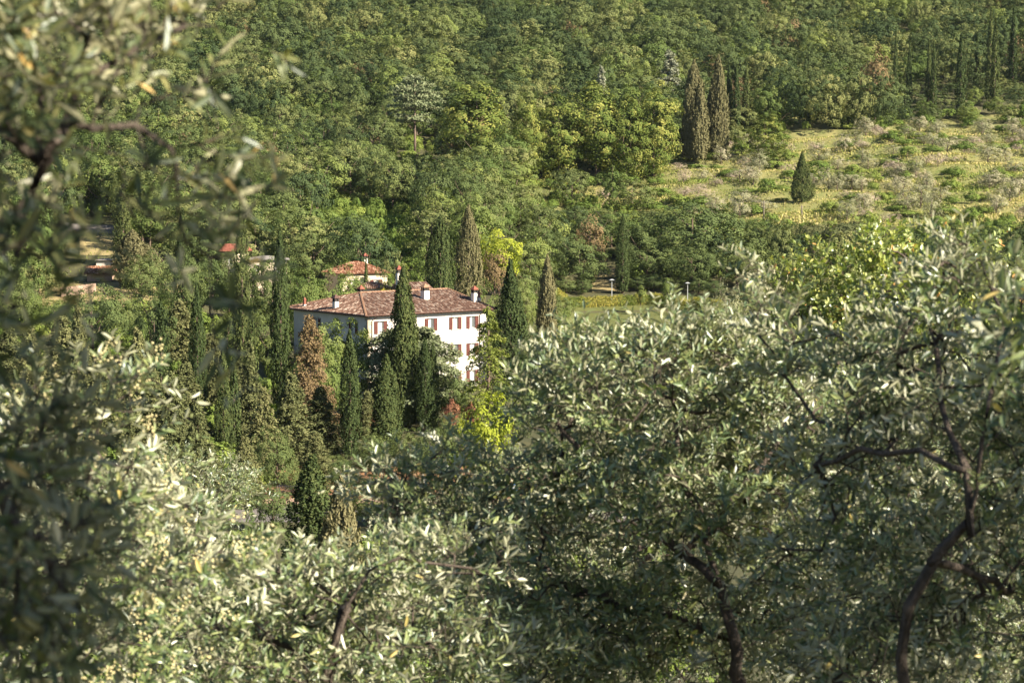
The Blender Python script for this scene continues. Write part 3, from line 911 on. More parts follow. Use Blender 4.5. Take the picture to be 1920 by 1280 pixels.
# stone yard wall beside the farmhouse
def low_wall(name, label, px0, px1, Y0, Y1, h, mat, th=.5, bl=1.0):
    e = empty(name, (x_at((px0 + px1) / 2, (Y0 + Y1) / 2, 10), (Y0 + Y1) / 2, 0))
    tag(e, label, 'wall')
    p0 = np.array([(px0 - 960) / F * Y0, Y0]); p1 = np.array([(px1 - 960) / F * Y1, Y1])
    n = int(np.linalg.norm(p1 - p0) / bl)
    rr = random.Random(3)
    for k in range(n):
        q = p0 + (p1 - p0) * (k + .5) / n
        for r in range(max(1, int(h / .5))):
            m = MB(); w = np.linalg.norm(p1 - p0) / n / 2 - .012
            g = float(ground(q[0], q[1]))
            j = rr.uniform(-.04, .04)
            m.box(-w, -th / 2 + j, -.3 if r == 0 else r * .5 + .01, w, th / 2 + j, (r + 1) * .5)
            o = m.build('stone_block', M[mat], e)
            o.location = (q[0] - e.location.x, q[1] - e.location.y, g)
            o.rotation_euler = (0, 0, math.atan2(*(p1 - p0)[::-1]))
    return e
low_wall('yard_wall', 'low pinkish stone wall along the dry yard below the farmhouse', 112, 178, 331, 335, 1.5, 'stone_pink', bl=.9)
low_wall('roadside_wall', 'low pinkish stone wall under the iron railing by the road', 470, 1000, 187.6, 187.6, .6, 'stone_pink', bl=1.2)

def railing():
    Y = 187.6
    x0, x1 = (480 - 960) / F * Y, (960 - 960) / F * Y
    e = empty('railing', ((x0 + x1) / 2, Y, 0))
    tag(e, 'dark iron railing on the low wall beside the road', 'fence')
    n = 12
    m = MB()
    for k in range(n + 1):
        x = x0 + (x1 - x0) * k / n; g = float(ground(x, Y)) + .5
        p = MB(); p.box(-.04, -.04, 0, .04, .04, 1.35); p.build('post', M['iron'], e, loc=(x - e.location.x, 0, g))
        if k < n:
            xn = x0 + (x1 - x0) * (k + 1) / n; gn = float(ground(xn, Y)) + .5
            for hgt in (.15, 1.2):
                m.tube([(x - e.location.x, 0, g + hgt), (xn - e.location.x, 0, gn + hgt)], .02, 4)
            for q in range(1, 14):
                f = q / 14; xx = x + (xn - x) * f - e.location.x; gg = g + (gn - g) * f
                m.tube([(xx, 0, gg + .1), (xx, 0, gg + 1.3)], .012, 4)
    m.build('bars', M['iron'], e)['kind'] = 'stuff'
railing()

def lamp(px, ybase, ytop, label):
    Y = 388.0
    zz = float(ground(x_at(px, Y, 3), Y)); x = x_at(px, Y, zz); H = top_z(ytop, Y) - zz
    e = empty('street_lamp', (x, Y, zz)); tag(e, label, 'street lamp', 'lamp posts behind the lawn')
    m = MB(); m.tube([(0, 0, -.2), (0, 0, H * .5), (0, 0, H - .25)], [.1, .08, .06], 8); m.build('pole', M['lamp_metal'], e)
    m = MB(); m.pyramid(-.5, -.5, .5, .5, H - .2, H - .02, .35); m.build('lamp_head', M['lamp_metal'], e)
    m = MB(); m.tube([(0, 0, H - .42), (0, 0, H - .2)], [.09, .2], 8); m.build('lamp_glass', M['frame_white'], e)
lamp(1289, 575, 529, 'grey lamp post against dark trees at the right end of the hedge')
lamp(1147, 560, 523, 'grey lamp post beside the single cypress behind the hedge')

def hedge(name, label, px0, px1, Y0, Y1, h, w, seed, mat='hedge_leaf'):
    rng = np.random.default_rng(seed)
    p0 = np.array([(px0 - 960) / F * Y0, Y0]); p1 = np.array([(px1 - 960) / F * Y1, Y1])
    L_ = np.linalg.norm(p1 - p0); d = (p1 - p0) / L_; s = np.array([-d[1], d[0]])
    n = int(L_ * 420)
    t = rng.random(n) * L_
    f = rng.integers(0, 3, n)
    a = rng.uniform(-.5, .5, n); hh = rng.random(n)
    wob = .12 * np.sin(t * 1.7) + .1 * np.sin(t * 4.1 + 1)
    off = np.where(f == 0, a * w, np.where(f == 1, -.5 * w, .5 * w)) + rng.normal(size=n) * .1
    z = np.where(f == 0, h, hh * h) + wob + rng.normal(size=n) * .12
    xy = p0 + np.outer(t, d) + np.outer(off, s)
    g = ground(xy[:, 0], xy[:, 1])
    pos = np.stack([xy[:, 0], xy[:, 1], g + z], 1)
    sn = np.where(f == 0, 0, np.where(f == 1, -1, 1))
    nr = np.stack([s[0] * sn, s[1] * sn, (f == 0) * 1.0], 1) + rng.normal(size=(n, 3)) * .5
    c = (p0 + p1) / 2; cz = float(ground(c[0], c[1]))
    e = empty(name, (c[0], c[1], cz)); tag(e, label, 'hedge')
    tint = np.clip(.5 + .35 * np.sin(t * .9 + 2 * np.sin(t * .37)) + rng.normal(size=n) * .2, 0, 1)
    obj('foliage', leaves_mesh('foliage', pos - np.array([c[0], c[1], cz]), nr, .24, M[mat], rng, tint), e)['kind'] = 'stuff'
    m = MB()
    k = int(L_ / 1.5)
    for q in range(k):
        xy_ = p0 + d * L_ * (q + .5) / k
        gz = float(ground(*xy_)) - cz
        m.tube([(xy_[0] - c[0], xy_[1] - c[1], gz - .1), (xy_[0] - c[0], xy_[1] - c[1], gz + h * .8)], [.05, .02], 5)
    m.build('stems', M['bark'], e)['kind'] = 'stuff'
    return e
hedge('hedge', 'long clipped yellow-green hedge along the far side of the lawn', 1045, 1225, 385, 386, 1.75, 1.2, 1)
hedge('hedge', 'shaded dark hedge turning along the right edge of the lawn', 1226, 1345, 386, 372, 1.9, 1.2, 2)
hedge('hedge', 'low tawny hedge below the right lamp post', 1300, 1350, 377, 370, 2.6, 1.0, 3)

# ------------------------------------------------------------------ the named trees, seen one by one
T = tree
CY = 'cypress tree'
T('cypress_tree', 'cypress_multi', 757, 232, 498, wpx=62, idx=0, cat=CY, label='tallest dark many-stemmed cypress standing right in front of the villa')
T('cypress_tree', 'cypress', 797, 230, 632, wpx=36, idx=1, cat=CY, label='narrow cypress pressed against the right side of the tallest one')
T('cypress_tree', 'cypress', 812, 231, 640, wpx=24, idx=2, cat=CY, label='slim outer cypress at the right edge of the clump before the villa')
T('cypress_tree', 'cypress', 657, 212, 616, wpx=40, idx=0, cat=CY, label='slender green cypress left of the villa front, before its corner')
T('cypress_tree', 'cypress_multi', 725, 214, 662, wpx=56, idx=1, cat=CY, label='shorter stout cypress beside the tallest one in front of the villa')
T('cypress_tree', 'cypress', 528, 236, 424, wpx=38, idx=0, cat=CY, label='tall slim bright green cypress just left of the villa roof')
T('cypress_tree', 'cypress', 456, 258, 366, wpx=36, idx=1, cat=CY, label='tall cypress before the red-roofed house, second left of the villa')
T('cypress_tree', 'cypress', 420, 205, 648, wpx=34, idx=2, cat=CY, label='narrow cypress among firs left of the reddish clearing')
T('cypress_tree', 'cypress_thin', 440, 210, 665, wpx=24, idx=0, cat=CY, label='thin bare-stemmed cypress close beside the narrow one among firs')
T('cypress_tree', 'cypress', 372, 228, 528, wpx=34, idx=0, cat=CY, label='ragged cypress rising above the firs behind blurred leaves')
T('cypress_tree', 'cypress_thin', 304, 240, 566, wpx=30, idx=1, cat=CY, label='short pointed cypress above the blue-green fir, behind blurred leaves')
T('cypress_tree', 'cypress_thin', 473, 236, 560, wpx=22, idx=0, cat=CY, label='thin dark cypress directly left of the tall slim green one')
T('cypress_tree', 'cypress_multi', 97, 372, 370, wpx=46, idx=1, cat=CY, label='broad cypress at the far left below the wooded hill')
T('cypress_tree', 'cypress', 232, 360, 358, wpx=36, idx=1, cat=CY, label='dark cypress beside the upper road at the left')
T('cypress_tree', 'cypress', 345, 300, 388, wpx=36, idx=2, cat=CY, label='tall cypress half veiled by the blurred olive twigs')
T('cypress_tree', 'cypress_thin', 687, 308, 484, wpx=11, idx=0, cat=CY, label='thin little cypress in front of the orange-roofed cream house')
T('cypress_tree', 'cypress_fat', 826, 296, 405, wpx=56, idx=0, cat=CY, label='fat round-topped green cypress behind the villa ridge')
T('cypress_tree', 'cypress_fat', 879, 304, 383, wpx=52, idx=1, cat=CY, label='fat brownish cypress behind the villa, right of the round-topped one')
T('cypress_tree', 'cypress_cone', 957, 262, 484, wpx=78, cat=CY, label='broad dark cone-shaped cypress at the right end of the villa')
T('cypress_tree', 'cypress_brown', 1026, 290, 476, wpx=50, cat=CY, label='brownish thinning cypress right of the dark cone-shaped one')
T('cypress_tree', 'cypress', 1167, 396, 400, wpx=27, idx=0, cat=CY, label='single narrow cypress standing behind the hedge of the lawn')
T('cypress_tree', 'cypress_cone', 1503, 456, 284, wpx=42, cat=CY, label='lone dark cone-shaped cypress in the middle of the olive terraces')
T('cypress_tree', 'cypress_brown', 1300, 500, 112, wpx=60, cat=CY, label='large ragged brown cypress above the olive terraces, left of its twin')
T('cypress_tree', 'cypress_brown', 1346, 506, 102, wpx=50, cat=CY, label='large brown cypress above the olive terraces, right of its twin')
for k, (px, yt, yb, Y) in enumerate([(1366, 120, 205, 530), (1380, 118, 200, 528), (1399, 118, 200, 532)]):
    T('cypress_tree', 'cypress_thin', px, Y, yt, wpx=16, cat=CY, label=('thin dark cypress nearest the two large brown ones', 'thin cypress in the middle of the slim trio by the brown cypresses', 'thin cypress standing farthest right of the slim trio')[k])
for k, (px, yt, Y, w) in enumerate([(1740, 72, 560, 10), (1749, 76, 558, 10), (1800, 62, 562, 16), (1855, 16, 575, 13), (1864, 34, 566, 13), (1898, 10, 590, 14), (1678, 48, 575, 8), (1704, 78, 570, 10), (1830, 60, 590, 9)]):
    T('cypress_tree', 'cypress_thin', px, Y, yt, wpx=w * 1.2, cat=CY, label=('left stem of the close pair of thin cypresses in the wood edge', 'right stem of the close pair of thin cypresses in the wood edge', 'slender cypress midway between the close pair and the tallest thin one', 'tallest thin cypress at the upper right wood edge', 'thin cypress leaning against the tallest one at the upper right', 'thin cypress near the upper right corner of the photograph', 'thinnest faint cypress deep in the wood, left of the close pair', 'short thin cypress among oaks left of the close pair', 'small thin cypress between the slender and the tallest one')[k])
T('cypress_tree', 'cypress_multi', 588, 118, 850, wpx=120, idx=0, cat=CY, label='dark bushy cypress near the road, closest to the foreground olives')
T('cypress_tree', 'cypress_brown', 642, 108, 890, wpx=120, cat=CY, label='lighter ragged cypress right beside the dark bushy one near the road')
# cedars and firs
T('cedar_tree', 'cedar', 766, 238, 610, wpx=212, cat='cedar tree', label='wide grey-green cedar spreading layered branches across the villa front')
T('deodar_tree', 'deodar', 916, 228, 574, wpx=124, idx=0, cat='cedar tree', label='yellow-green weeping cedar in front of the right end of the villa')
T('flat_cedar', 'flat_cedar', 778, 492, 140, wpx=94, cat='cedar tree', label='pale flat-topped cedar with bare trunk on the wooded slope')
T('silver_cedar', 'silver_cedar', 1256, 560, 92, wpx=64, cat='cedar tree', label='silvery cedar in the wood behind the brown cypresses')
T('silver_cedar', 'silver_cedar', 1127, 540, 122, wpx=40, cat='cedar tree', label='silvery cedar tip rising behind the yellow-green chestnut row')
T('brown_larch', 'larch', 583, 221, 586, wpx=96, cat='tree', label='rusty brown dry conifer beside the shaded wall of the villa')
firs = [(60, 205, 610, 110, 'tall fir at the far left behind the dark olive twigs', 'fir', 0),
        (150, 225, 570, 80, 'dark fir left of the round dark tree by the yard', 'fir', 1),
        (262, 215, 610, 80, 'fir with greyish tips below the short pointed cypress', 'fir', 2),
        (322, 200, 694, 100, 'broad dense fir in the middle of the left conifer group', 'fir', 0),
        (372, 192, 734, 70, 'light green drooping fir left of the narrow cypress', 'deodar', 1),
        (250, 190, 730, 90, 'dark fir directly above the flowering olive twigs', 'fir', 1),
        (495, 200, 724, 82, 'bright layered fir between the narrow cypress and the slender one', 'deodar', 1),
        (548, 208, 694, 92, 'broad fir below the tall slim green cypress', 'fir', 2),
        (600, 214, 724, 90, 'fir crowding the left side of the slender green cypress', 'fir', 0),
        (450, 225, 674, 70, 'dark fir behind the narrow cypress', 'fir', 1),
        (300, 170, 810, 110, 'lowest fir beside the pale grey olive', 'fir', 2),
        (405, 232, 634, 70, 'fir behind the blurred white leaves', 'fir', 0),
        (690, 226, 730, 62, 'small shaded fir between the slender and the stout cypress', 'fir', 1),
        (200, 240, 650, 70, 'fir in front of the round dark tree by the yard', 'fir', 2)]
for px, Y, yt, w, lab, kd, ix in firs:
    T('fir_tree', kd, px, Y, yt, wpx=w, idx=ix, cat='conifer', label=lab)
# broadleaf trees around the villa
named = [
    ('chestnut_tree', 'chestnut', 888, 468, 152, 120, 'bright yellow-green chestnut right of the flat-topped cedar', 0),
    ('chestnut_tree', 'chestnut', 985, 478, 172, 70, 'small chestnut at the left end of the tall row', 1),
    ('chestnut_tree', 'chestnut', 1048, 484, 160, 96, 'chestnut second from the left in the tall row', 2),
    ('chestnut_tree', 'chestnut', 1120, 486, 150, 110, 'broadest chestnut in the middle of the tall row', 0),
    ('chestnut_tree', 'chestnut', 1178, 484, 162, 90, 'chestnut fourth along the tall row', 1),
    ('chestnut_tree', 'chestnut', 1226, 488, 150, 96, 'chestnut at the right end of the tall row', 2),
    ('chestnut_tree', 'chestnut', 1440, 500, 205, 84, 'yellow-green rounded tree at the right of the brown cypresses', 1),
    ('green_tree', 'green', 622, 286, 474, 124, 'round bright green tree behind the left part of the villa roof', 0),
    ('green_tree', 'green', 575, 280, 500, 90, 'round green tree left of the villa roof, behind the slim cypress', 1),
    ('green_tree', 'green', 640, 236, 594, 130, 'fresh green tree hiding the shaded side wall of the villa', 2),
    ('green_tree', 'green', 606, 229, 622, 110, 'low green tree beside the rusty conifer', 1),
    ('oak_tree', 'oak', 178, 275, 530, 130, 'dark round oak in front of the farmhouse by the dry yard', 0),
    ('oak_tree', 'oak', 290, 268, 540, 90, 'oak right of the round dark one, under the blurred twigs', 1),
    ('lime_tree', 'lime', 912, 172, 733, 118, 'vivid yellow-green young tree below the weeping cedar', 0),
    ('lime_tree', 'lime', 935, 330, 426, 84, 'vivid yellow-green tree behind the dark cone-shaped cypress', 1),
    ('brown_tree', 'brown', 930, 318, 462, 56, 'brownish tree between the fat cypresses and the cone-shaped one', 0),
    ('maple_tree', 'green', 455, 62, 846, 128, 'dense fresh green maple behind the pale olive tops', 0),
    ('oak_tree', 'oak', 1085, 400, 436, 120, 'oak left of the single narrow cypress', 1),
    ('oak_tree', 'oak', 1215, 402, 452, 110, 'oak right of the single narrow cypress', 2),
    ('oak_tree', 'oak', 1300, 412, 372, 200, 'largest rounded oak above the right end of the hedge', 3),
    ('oak_tree', 'oak', 1300, 396, 456, 90, 'dark oak behind the right lamp post', 0),
    ('oak_tree', 'oak', 1010, 372, 470, 70, 'dark oak behind the brownish thinning cypress', 3),
    ('oak_tree', 'oak', 1385, 400, 440, 130, 'oak at the right beyond the lawn', 2),
    ('oak_tree', 'oak', 1480, 418, 430, 130, 'oak below the olive terraces, left of the umbrella pines', 0),
    ('oak_tree', 'oak', 1690, 420, 430, 120, 'oak below the olive terraces, right of the umbrella pines', 1),
    ('brown_tree', 'brown', 1105, 412, 398, 64, 'brownish tree above the oaks left of the single cypress', 1),
    ('umbrella_pine', 'umbrella_pine', 1585, 408, 408, 120, 'umbrella pine with brown trunk below the olive terraces', 0),
    ('umbrella_pine', 'umbrella_pine', 1530, 414, 416, 90, 'smaller umbrella pine left of the larger one', 1),
    ('grey_olive', 'grove', 1420, 330, 486, 110, 'pale grey olive tree at the lawn corner behind the foreground leaves', 0),
    ('grey_olive', 'grove', 1365, 322, 520, 70, 'pale grey olive tree beside the shaded hedge', 1),
    ('slim_tree', 'slim', 1250, 372, 519, 22, 'young slim green tree with bare stem on the lawn', 0),
    ('slim_tree', 'slim', 1203, 378, 533, 18, 'smaller young tree left of the slim one on the lawn', 0),
    ('yellow_bush', 'yellow', 722, 300, 528, 36, 'yellow flowering bush beside the outbuilding behind the villa', 0),
    ('pine_tree', 'brown', 1640, 545, 80, 60, 'dry brownish pine in the wood above the terraces', 1),
]
for nm, kd, px, Y, yt, w, lab, ix in named:
    T(nm, kd, px, Y, yt, wpx=w, idx=ix, cat='bush' if 'bush' in nm else 'tree', label=lab)
for k, (px, Y, yt, w) in enumerate([(848, 226, 732, 50), (885, 228, 738, 44), (690, 226, 745, 36), (655, 216, 768, 40), (640, 240, 720, 30)]):
    T('red_bush', 'redbush', px, Y, yt + 12, wpx=w * .8, cat='bush', group='reddish bushes at the foot of the villa', label='reddish bush growing at the foot of the villa behind the cypresses')

fill = [
    # px, Y, top row, width px, kind, label
    (395, 304, 478, 90, 'oak', 'oak covering the wall of the red-roofed house'), (470, 300, 474, 90, 'oak', 'oak before the pale flat-roofed house'), (512, 298, 478, 84, 'oak', 'oak right before the pale flat-roofed house'), (430, 308, 466, 76, 'oak', 'oak right below the bright red roof'), (962, 350, 452, 84, 'oak', 'oak behind the cone-shaped cypress and vivid tree'), (1002, 392, 420, 100, 'oak', 'oak above the brownish thinning cypress'), (1052, 345, 552, 60, 'oak', 'dark bush at the left end of the lawn'), (1028, 320, 560, 70, 'green', 'green bush below the brownish thinning cypress'), (1100, 300, 612, 90, 'green', 'green shrub at the near edge of the lawn'), (545, 306, 486, 80, 'green', 'green tree between the flat-roofed house and the round bright one'),
    (345, 296, 470, 90, 'oak', 'oak left of the red-roofed house, behind blurred twigs'), (310, 330, 440, 100, 'wood', 'olive-green tree above the yard behind blurred twigs'), (270, 318, 476, 90, 'oak', 'oak right of the stone farmhouse'),
    (250, 340, 430, 90, 'cypress_brown', 'ragged dark evergreen right of the farmhouse road'), (70, 330, 500, 100, 'oak', 'oak at the left end of the dry yard'), (100, 300, 560, 90, 'green', 'green tree below the dry yard at the left'),
    (20, 300, 520, 110, 'oak', 'oak at the left edge behind near leaves'), (225, 290, 545, 90, 'oak', 'oak below the farmhouse, right of the round dark one'), (340, 270, 560, 90, 'fir', 'fir behind the ragged cypress'),
    (430, 268, 576, 90, 'oak', 'oak behind the blurred white leaves left of the slim cypress'), (500, 262, 576, 80, 'oak', 'dark oak left of the villa eave, behind the slim cypress'), (395, 250, 621, 80, 'fir', 'brownish fir under the blurred white leaves'),
    (120, 250, 590, 100, 'fir', 'fir left of the farmhouse oak'), (20, 240, 610, 100, 'fir', 'fir at the left edge above the flowering olive'), (350, 218, 676, 90, 'fir', 'tall fir between the ragged and the narrow cypress'),
    (290, 205, 690, 90, 'fir', 'dense fir above the lowest one'), (180, 205, 680, 100, 'fir', 'fir left of the dark one above the flowering twigs'), (470, 216, 636, 70, 'fir', 'slim fir left of the tall green cypress base'),
    (520, 190, 796, 90, 'oak', 'dark evergreen right below the bright layered fir'), (590, 196, 806, 84, 'fir', 'lower fir between the slender cypress and the road'), (560, 192, 876, 70, 'oak', 'small dark evergreen at the edge of the red soil'),
    (395, 180, 826, 80, 'fir', 'fir above the fresh green maple'), (460, 186, 816, 80, 'fir', 'fir right above the fresh green maple'), (700, 200, 800, 60, 'oak', 'dark evergreen between the slender and the stout cypress'),
    (640, 190, 850, 60, 'oak', 'dark shrubby evergreen below the slender cypress'), (770, 196, 800, 90, 'oak', 'dark evergreen under the tallest cypress'), (820, 192, 790, 80, 'oak', 'evergreen left of the vivid yellow-green young tree'),
    (860, 205, 770, 90, 'oak', 'evergreen behind the vivid yellow-green young tree'), (960, 215, 700, 100, 'oak', 'evergreen below the dark cone-shaped cypress'), (1010, 240, 620, 90, 'oak', 'evergreen right of the cone-shaped cypress'),
    (760, 178, 880, 90, 'oak', 'evergreen behind the railing by the road'), (690, 176, 893, 100, 'bushy', 'bushy evergreen before the railing, left one'), (770, 174, 900, 110, 'bushy', 'bushy evergreen before the railing, right one'), (512, 174, 905, 86, 'bushy', 'bushy evergreen right of the fresh green maple'), (850, 176, 880, 110, 'bushy', 'bushy evergreen below the vivid yellow-green young tree'), (700, 205, 838, 90, 'bushy', 'bushy evergreen on the red soil under the stout cypress'), (630, 200, 850, 70, 'bushy', 'bushy evergreen on the red soil under the slender cypress'), (985, 330, 496, 76, 'bushy', 'bushy evergreen on the bank right of the vivid tree'), (1003, 352, 486, 76, 'bushy', 'bushy evergreen higher on the bank right of the vivid tree'), (975, 308, 520, 66, 'bushy', 'bushy evergreen right behind the cone-shaped cypress'), (652, 300, 506, 56, 'bushy', 'bushy evergreen left of the orange-roofed house'), (597, 236, 602, 96, 'bushy', 'bushy evergreen behind the rusty conifer'),
    (842, 235, 694, 80, 'oak', 'dark evergreen shrub hiding the foot of the villa'), (880, 234, 716, 60, 'green', 'green shrub under the weeping cedar at the villa foot'),
    (800, 322, 452, 60, 'wood_green', 'green tree left of the round-topped fat cypress'), (740, 318, 470, 60, 'wood', 'olive-green tree behind the tall chimney stack'), (905, 290, 520, 70, 'green', 'green tree right behind the villa chimneys'), (985, 300, 520, 60, 'green', 'green tree between the cone-shaped and the thinning cypress'),
]
for px, Y, yt, w, kd, lab in fill:
    T('evergreen_tree' if kd in ('fir', 'cypress_brown') else 'broadleaf_tree', kd, px, Y, yt, wpx=w, cat='conifer' if kd == 'fir' else 'tree', label=lab)

for k, (px, Y, h, w) in enumerate([(1062, 396, 3.2, 44), (1092, 397, 3.6, 40), (1196, 398, 3.0, 42), (1225, 397, 3.6, 46), (1262, 396, 3.0, 44), (1310, 394, 3.8, 46), (1340, 390, 3.6, 46), (1180, 400, 2.2, 30)]):
    T('dark_bush', 'bushy', px, Y, H=h, wpx=w, cat='bush', group='dark bushes behind the lawn hedge', label='dark bush standing behind the clipped hedge of the lawn')
# ------------------------------------------------------------------ hillside wood, terraces, undergrowth
def inside(px, py, poly):
    c = False; n = len(poly)
    for i in range(n):
        x0, y0 = poly[i]; x1, y1 = poly[(i + 1) % n]
        if (y0 > py) != (y1 > py) and px < (x1 - x0) * (py - y0) / (y1 - y0) + x0:
            c = not c
    return c
GROVE = [(960, 335), (1100, 345), (1270, 300), (1400, 272), (1600, 250), (2100, 228), (2100, 425), (1700, 425), (1350, 425), (1180, 400), (1000, 385)]
rs = random.Random(11)
cand = []
y = 296.0
while y < 800:
    stp = 7.9 if y < 540 else 9.4
    xm = .2572 * y + 34
    x = -xm
    while x < xm:
        xx, yy = x + rs.uniform(-2.4, 2.4), y + rs.uniform(-2.4, 2.4)
        zz = float(ground(xx, yy))
        px, py = proj(xx, yy, zz)
        ok = True
        if inside(px, py, GROVE): ok = False
        if 940 < px < 1460 and yy < 404: ok = False
        if 1105 < px < 1190 and yy < 418: ok = False
        if px >= 1460 and yy < 420: ok = rs.random() < .35
        if 540 < px < 940 and yy < 330: ok = False
        if px < 60 and yy < 372: ok = rs.random() < .5
        if 60 <= px < 360 and yy < 372: ok = False
        if 110 < px < 235 and 366 < yy < 414: ok = False
        if 360 <= px < 540 and yy < 345: ok = False
        if 590 < px < 790 and 352 < yy < 428: ok = False
        if 700 < px < 1000 and 330 < yy < 352: ok = rs.random() < .5
        if 735 < px < 825 and 440 < yy < 505: ok = False
        cap = 6.5 if (px > 1660 and 540 < yy < 588) or (1350 < px < 1420 and 500 < yy < 530) else 99.0
        if px > 960 and yy < 452 and py > 330:
            row = np.interp(px, [960, 1020, 1200, 1300, 1420, 1500, 1920], [330, 380, 392, 385, 405, 415, 415])
            cap = top_z(row, yy) - zz
            if cap < 3.0: ok = False
        if ok: cand.append((xx, yy, zz, px, py, cap))
        x += stp
    y += stp * .93
vis = [c for c in cand if -10 < c[3] < 1930]
vis.sort(key=lambda c: c[1])
solo = []
for c in vis:                                   # the nearest ones, thinned where the foreground hides them
    if c[3] > 1420 and c[1] < 450: continue
    if c[3] < 90: continue
    solo.append(c)
    if len(solo) >= 285: break
solo_set = set(solo)
WLAB = {'wood': 'olive-green broadleaf tree of the wood',
        'wood_green': 'fresh green broadleaf tree of the wood',
        'oak': 'dark green oak of the wood',
        'brown': 'brownish dry tree of the wood'}
for (xx, yy, zz, px, py, cap) in solo:
    r = rs.random()
    kd = 'brown' if r < .035 else ('wood_green' if r < .36 else ('oak' if r < .55 else 'wood'))
    big = 1.12 if yy < 480 and px < 1000 else .95
    H = min(rs.uniform(8.5, 12.5) * big, cap * rs.uniform(.85, 1.0))
    if px < 360: wh = 'above the farmhouse road at the left'
    elif px < 600: wh = 'above the red-roofed and flat-roofed houses' if yy < 440 else 'left of the bright meadow slope, higher up'
    elif px < 800: wh = 'around the bright meadow slope' if yy < 445 else 'below and beside the flat-topped cedar'
    elif px < 960: wh = 'above the fat cypress pair' if yy < 440 else 'below the first bright chestnut'
    elif px < 1250: wh = 'behind the single cypress of the lawn'
    else: wh = 'between the lawn and the olive terraces'
    T('broadleaf_tree', kd, px, yy, H=H, x=xx, wscale=rs.uniform(.82, 1.2) * big, cat='tree', group='wood trees ' + wh, label=WLAB[kd] + ' ' + wh)

def scatter(name, pts, protos, label, cat, seed):
    """one mass of far trees: instances on points"""
    pc = bpy.data.collections.new(name + '_sources')
    for i, p in enumerate(protos):
        # the crown mesh is shared with the single trees
        me = p['crown']
        so_ = bpy.data.objects.new('%s_source_%02d' % (name, i), me)
        pc.objects.link(so_)
    V = np.array([(p[0], p[1], p[2]) for p in pts])
    me = bpy.data.meshes.new(name)
    me.vertices.add(len(V)); me.vertices.foreach_set('co', V.astype(np.float32).ravel())
    a = me.attributes.new('size', 'FLOAT_VECTOR', 'POINT'); a.data.foreach_set('vector', np.array([p[3] for p in pts], np.float32).ravel())
    a = me.attributes.new('spin', 'FLOAT', 'POINT'); a.data.foreach_set('value', np.array([p[4] for p in pts], np.float32))
    a = me.attributes.new('pick', 'INT', 'POINT'); a.data.foreach_set('value', np.array([p[5] for p in pts], np.int32))
    o = obj(name, me)
    ng = bpy.data.node_groups.new(name, 'GeometryNodeTree')
    ng.interface.new_socket('Geometry', in_out='INPUT', socket_type='NodeSocketGeometry')
    ng.interface.new_socket('Geometry', in_out='OUTPUT', socket_type='NodeSocketGeometry')
    N, L = ng.nodes, ng.links
    gi, go = N.new('NodeGroupInput'), N.new('NodeGroupOutput')
    ci = N.new('GeometryNodeCollectionInfo'); ci.inputs['Collection'].default_value = pc; ci.inputs['Separate Children'].default_value = True; ci.inputs['Reset Children'].default_value = True
    ip = N.new('GeometryNodeInstanceOnPoints'); ip.inputs['Pick Instance'].default_value = True
    def nat(n, t):
        q = N.new('GeometryNodeInputNamedAttribute'); q.data_type = t; q.inputs['Name'].default_value = n
        return q.outputs['Attribute']
    cx = N.new('ShaderNodeCombineXYZ'); L.new(nat('spin', 'FLOAT'), cx.inputs[2])
    L.new(gi.outputs[0], ip.inputs['Points']); L.new(ci.outputs[0], ip.inputs['Instance'])
    L.new(nat('pick', 'INT'), ip.inputs['Instance Index']); L.new(cx.outputs[0], ip.inputs['Rotation']); L.new(nat('size', 'FLOAT_VECTOR'), ip.inputs['Scale'])
    L.new(ip.outputs[0], go.inputs[0])
    md = o.modifiers.new('scatter', 'NODES'); md.node_group = ng
    tag(o, label, cat, kind='stuff')
    return o
wp = PROTO['wood'] + PROTO['wood_green'] + PROTO['brown'][:1]
pts = []
for c in cand:
    if c in solo_set: continue
    r = rs.random()
    pk = len(wp) - 1 if r < .03 else (rs.randrange(7) if r < .82 else 7 + rs.randrange(3))
    s = rs.uniform(.95, 1.6) if c[1] > 520 else rs.uniform(.8, 1.3)
    s *= min(1.0, .12 + .88 * c[5] / 11.5)
    zs_ = min(rs.uniform(.9, 1.6), c[5] / 11.5)
    pts.append((c[0], c[1], c[2] - .2, (s * rs.uniform(.9, 1.1), s * rs.uniform(.9, 1.1), zs_), rs.random() * 6.28, pk))
scatter('hillside_wood', pts, wp, 'mass of green broadleaf woodland covering the upper hillside', 'wood', 1)

ug = []
y = 196.0
while y < 560:
    xm = .2572 * y + 20
    x = -xm
    while x < xm:
        xx, yy = x + rs.uniform(-2, 2), y + rs.uniform(-2, 2)
        zz = float(ground(xx, yy)); px, py = proj(xx, yy, zz)
        ok = not inside(px, py, GROVE) and not (940 < px < 1460 and yy < 402) and not (1105 < px < 1190 and yy < 418) and not (px >= 1460 and yy < 420)
        ok = ok and not (540 < px < 940 and yy < 330) and not (60 <= px < 360 and 316 < yy < 366) and not (px > 940 and yy < 400) and not (110 < px < 235 and 366 < yy < 414) and not (400 < px < 540 and 312 < yy < 330)
        if ok and rs.random() < .8:
            s = rs.uniform(.6, 1.5)
            ug.append((xx, yy, zz - .1, (s, s, rs.uniform(.6, 1.5)), rs.random() * 6.28, rs.randrange(4)))
        x += 5.0
    y += 4.8
scatter('undergrowth', ug, PROTO['shrub'], 'green undergrowth between the trees of the lower wood', 'undergrowth', 2)

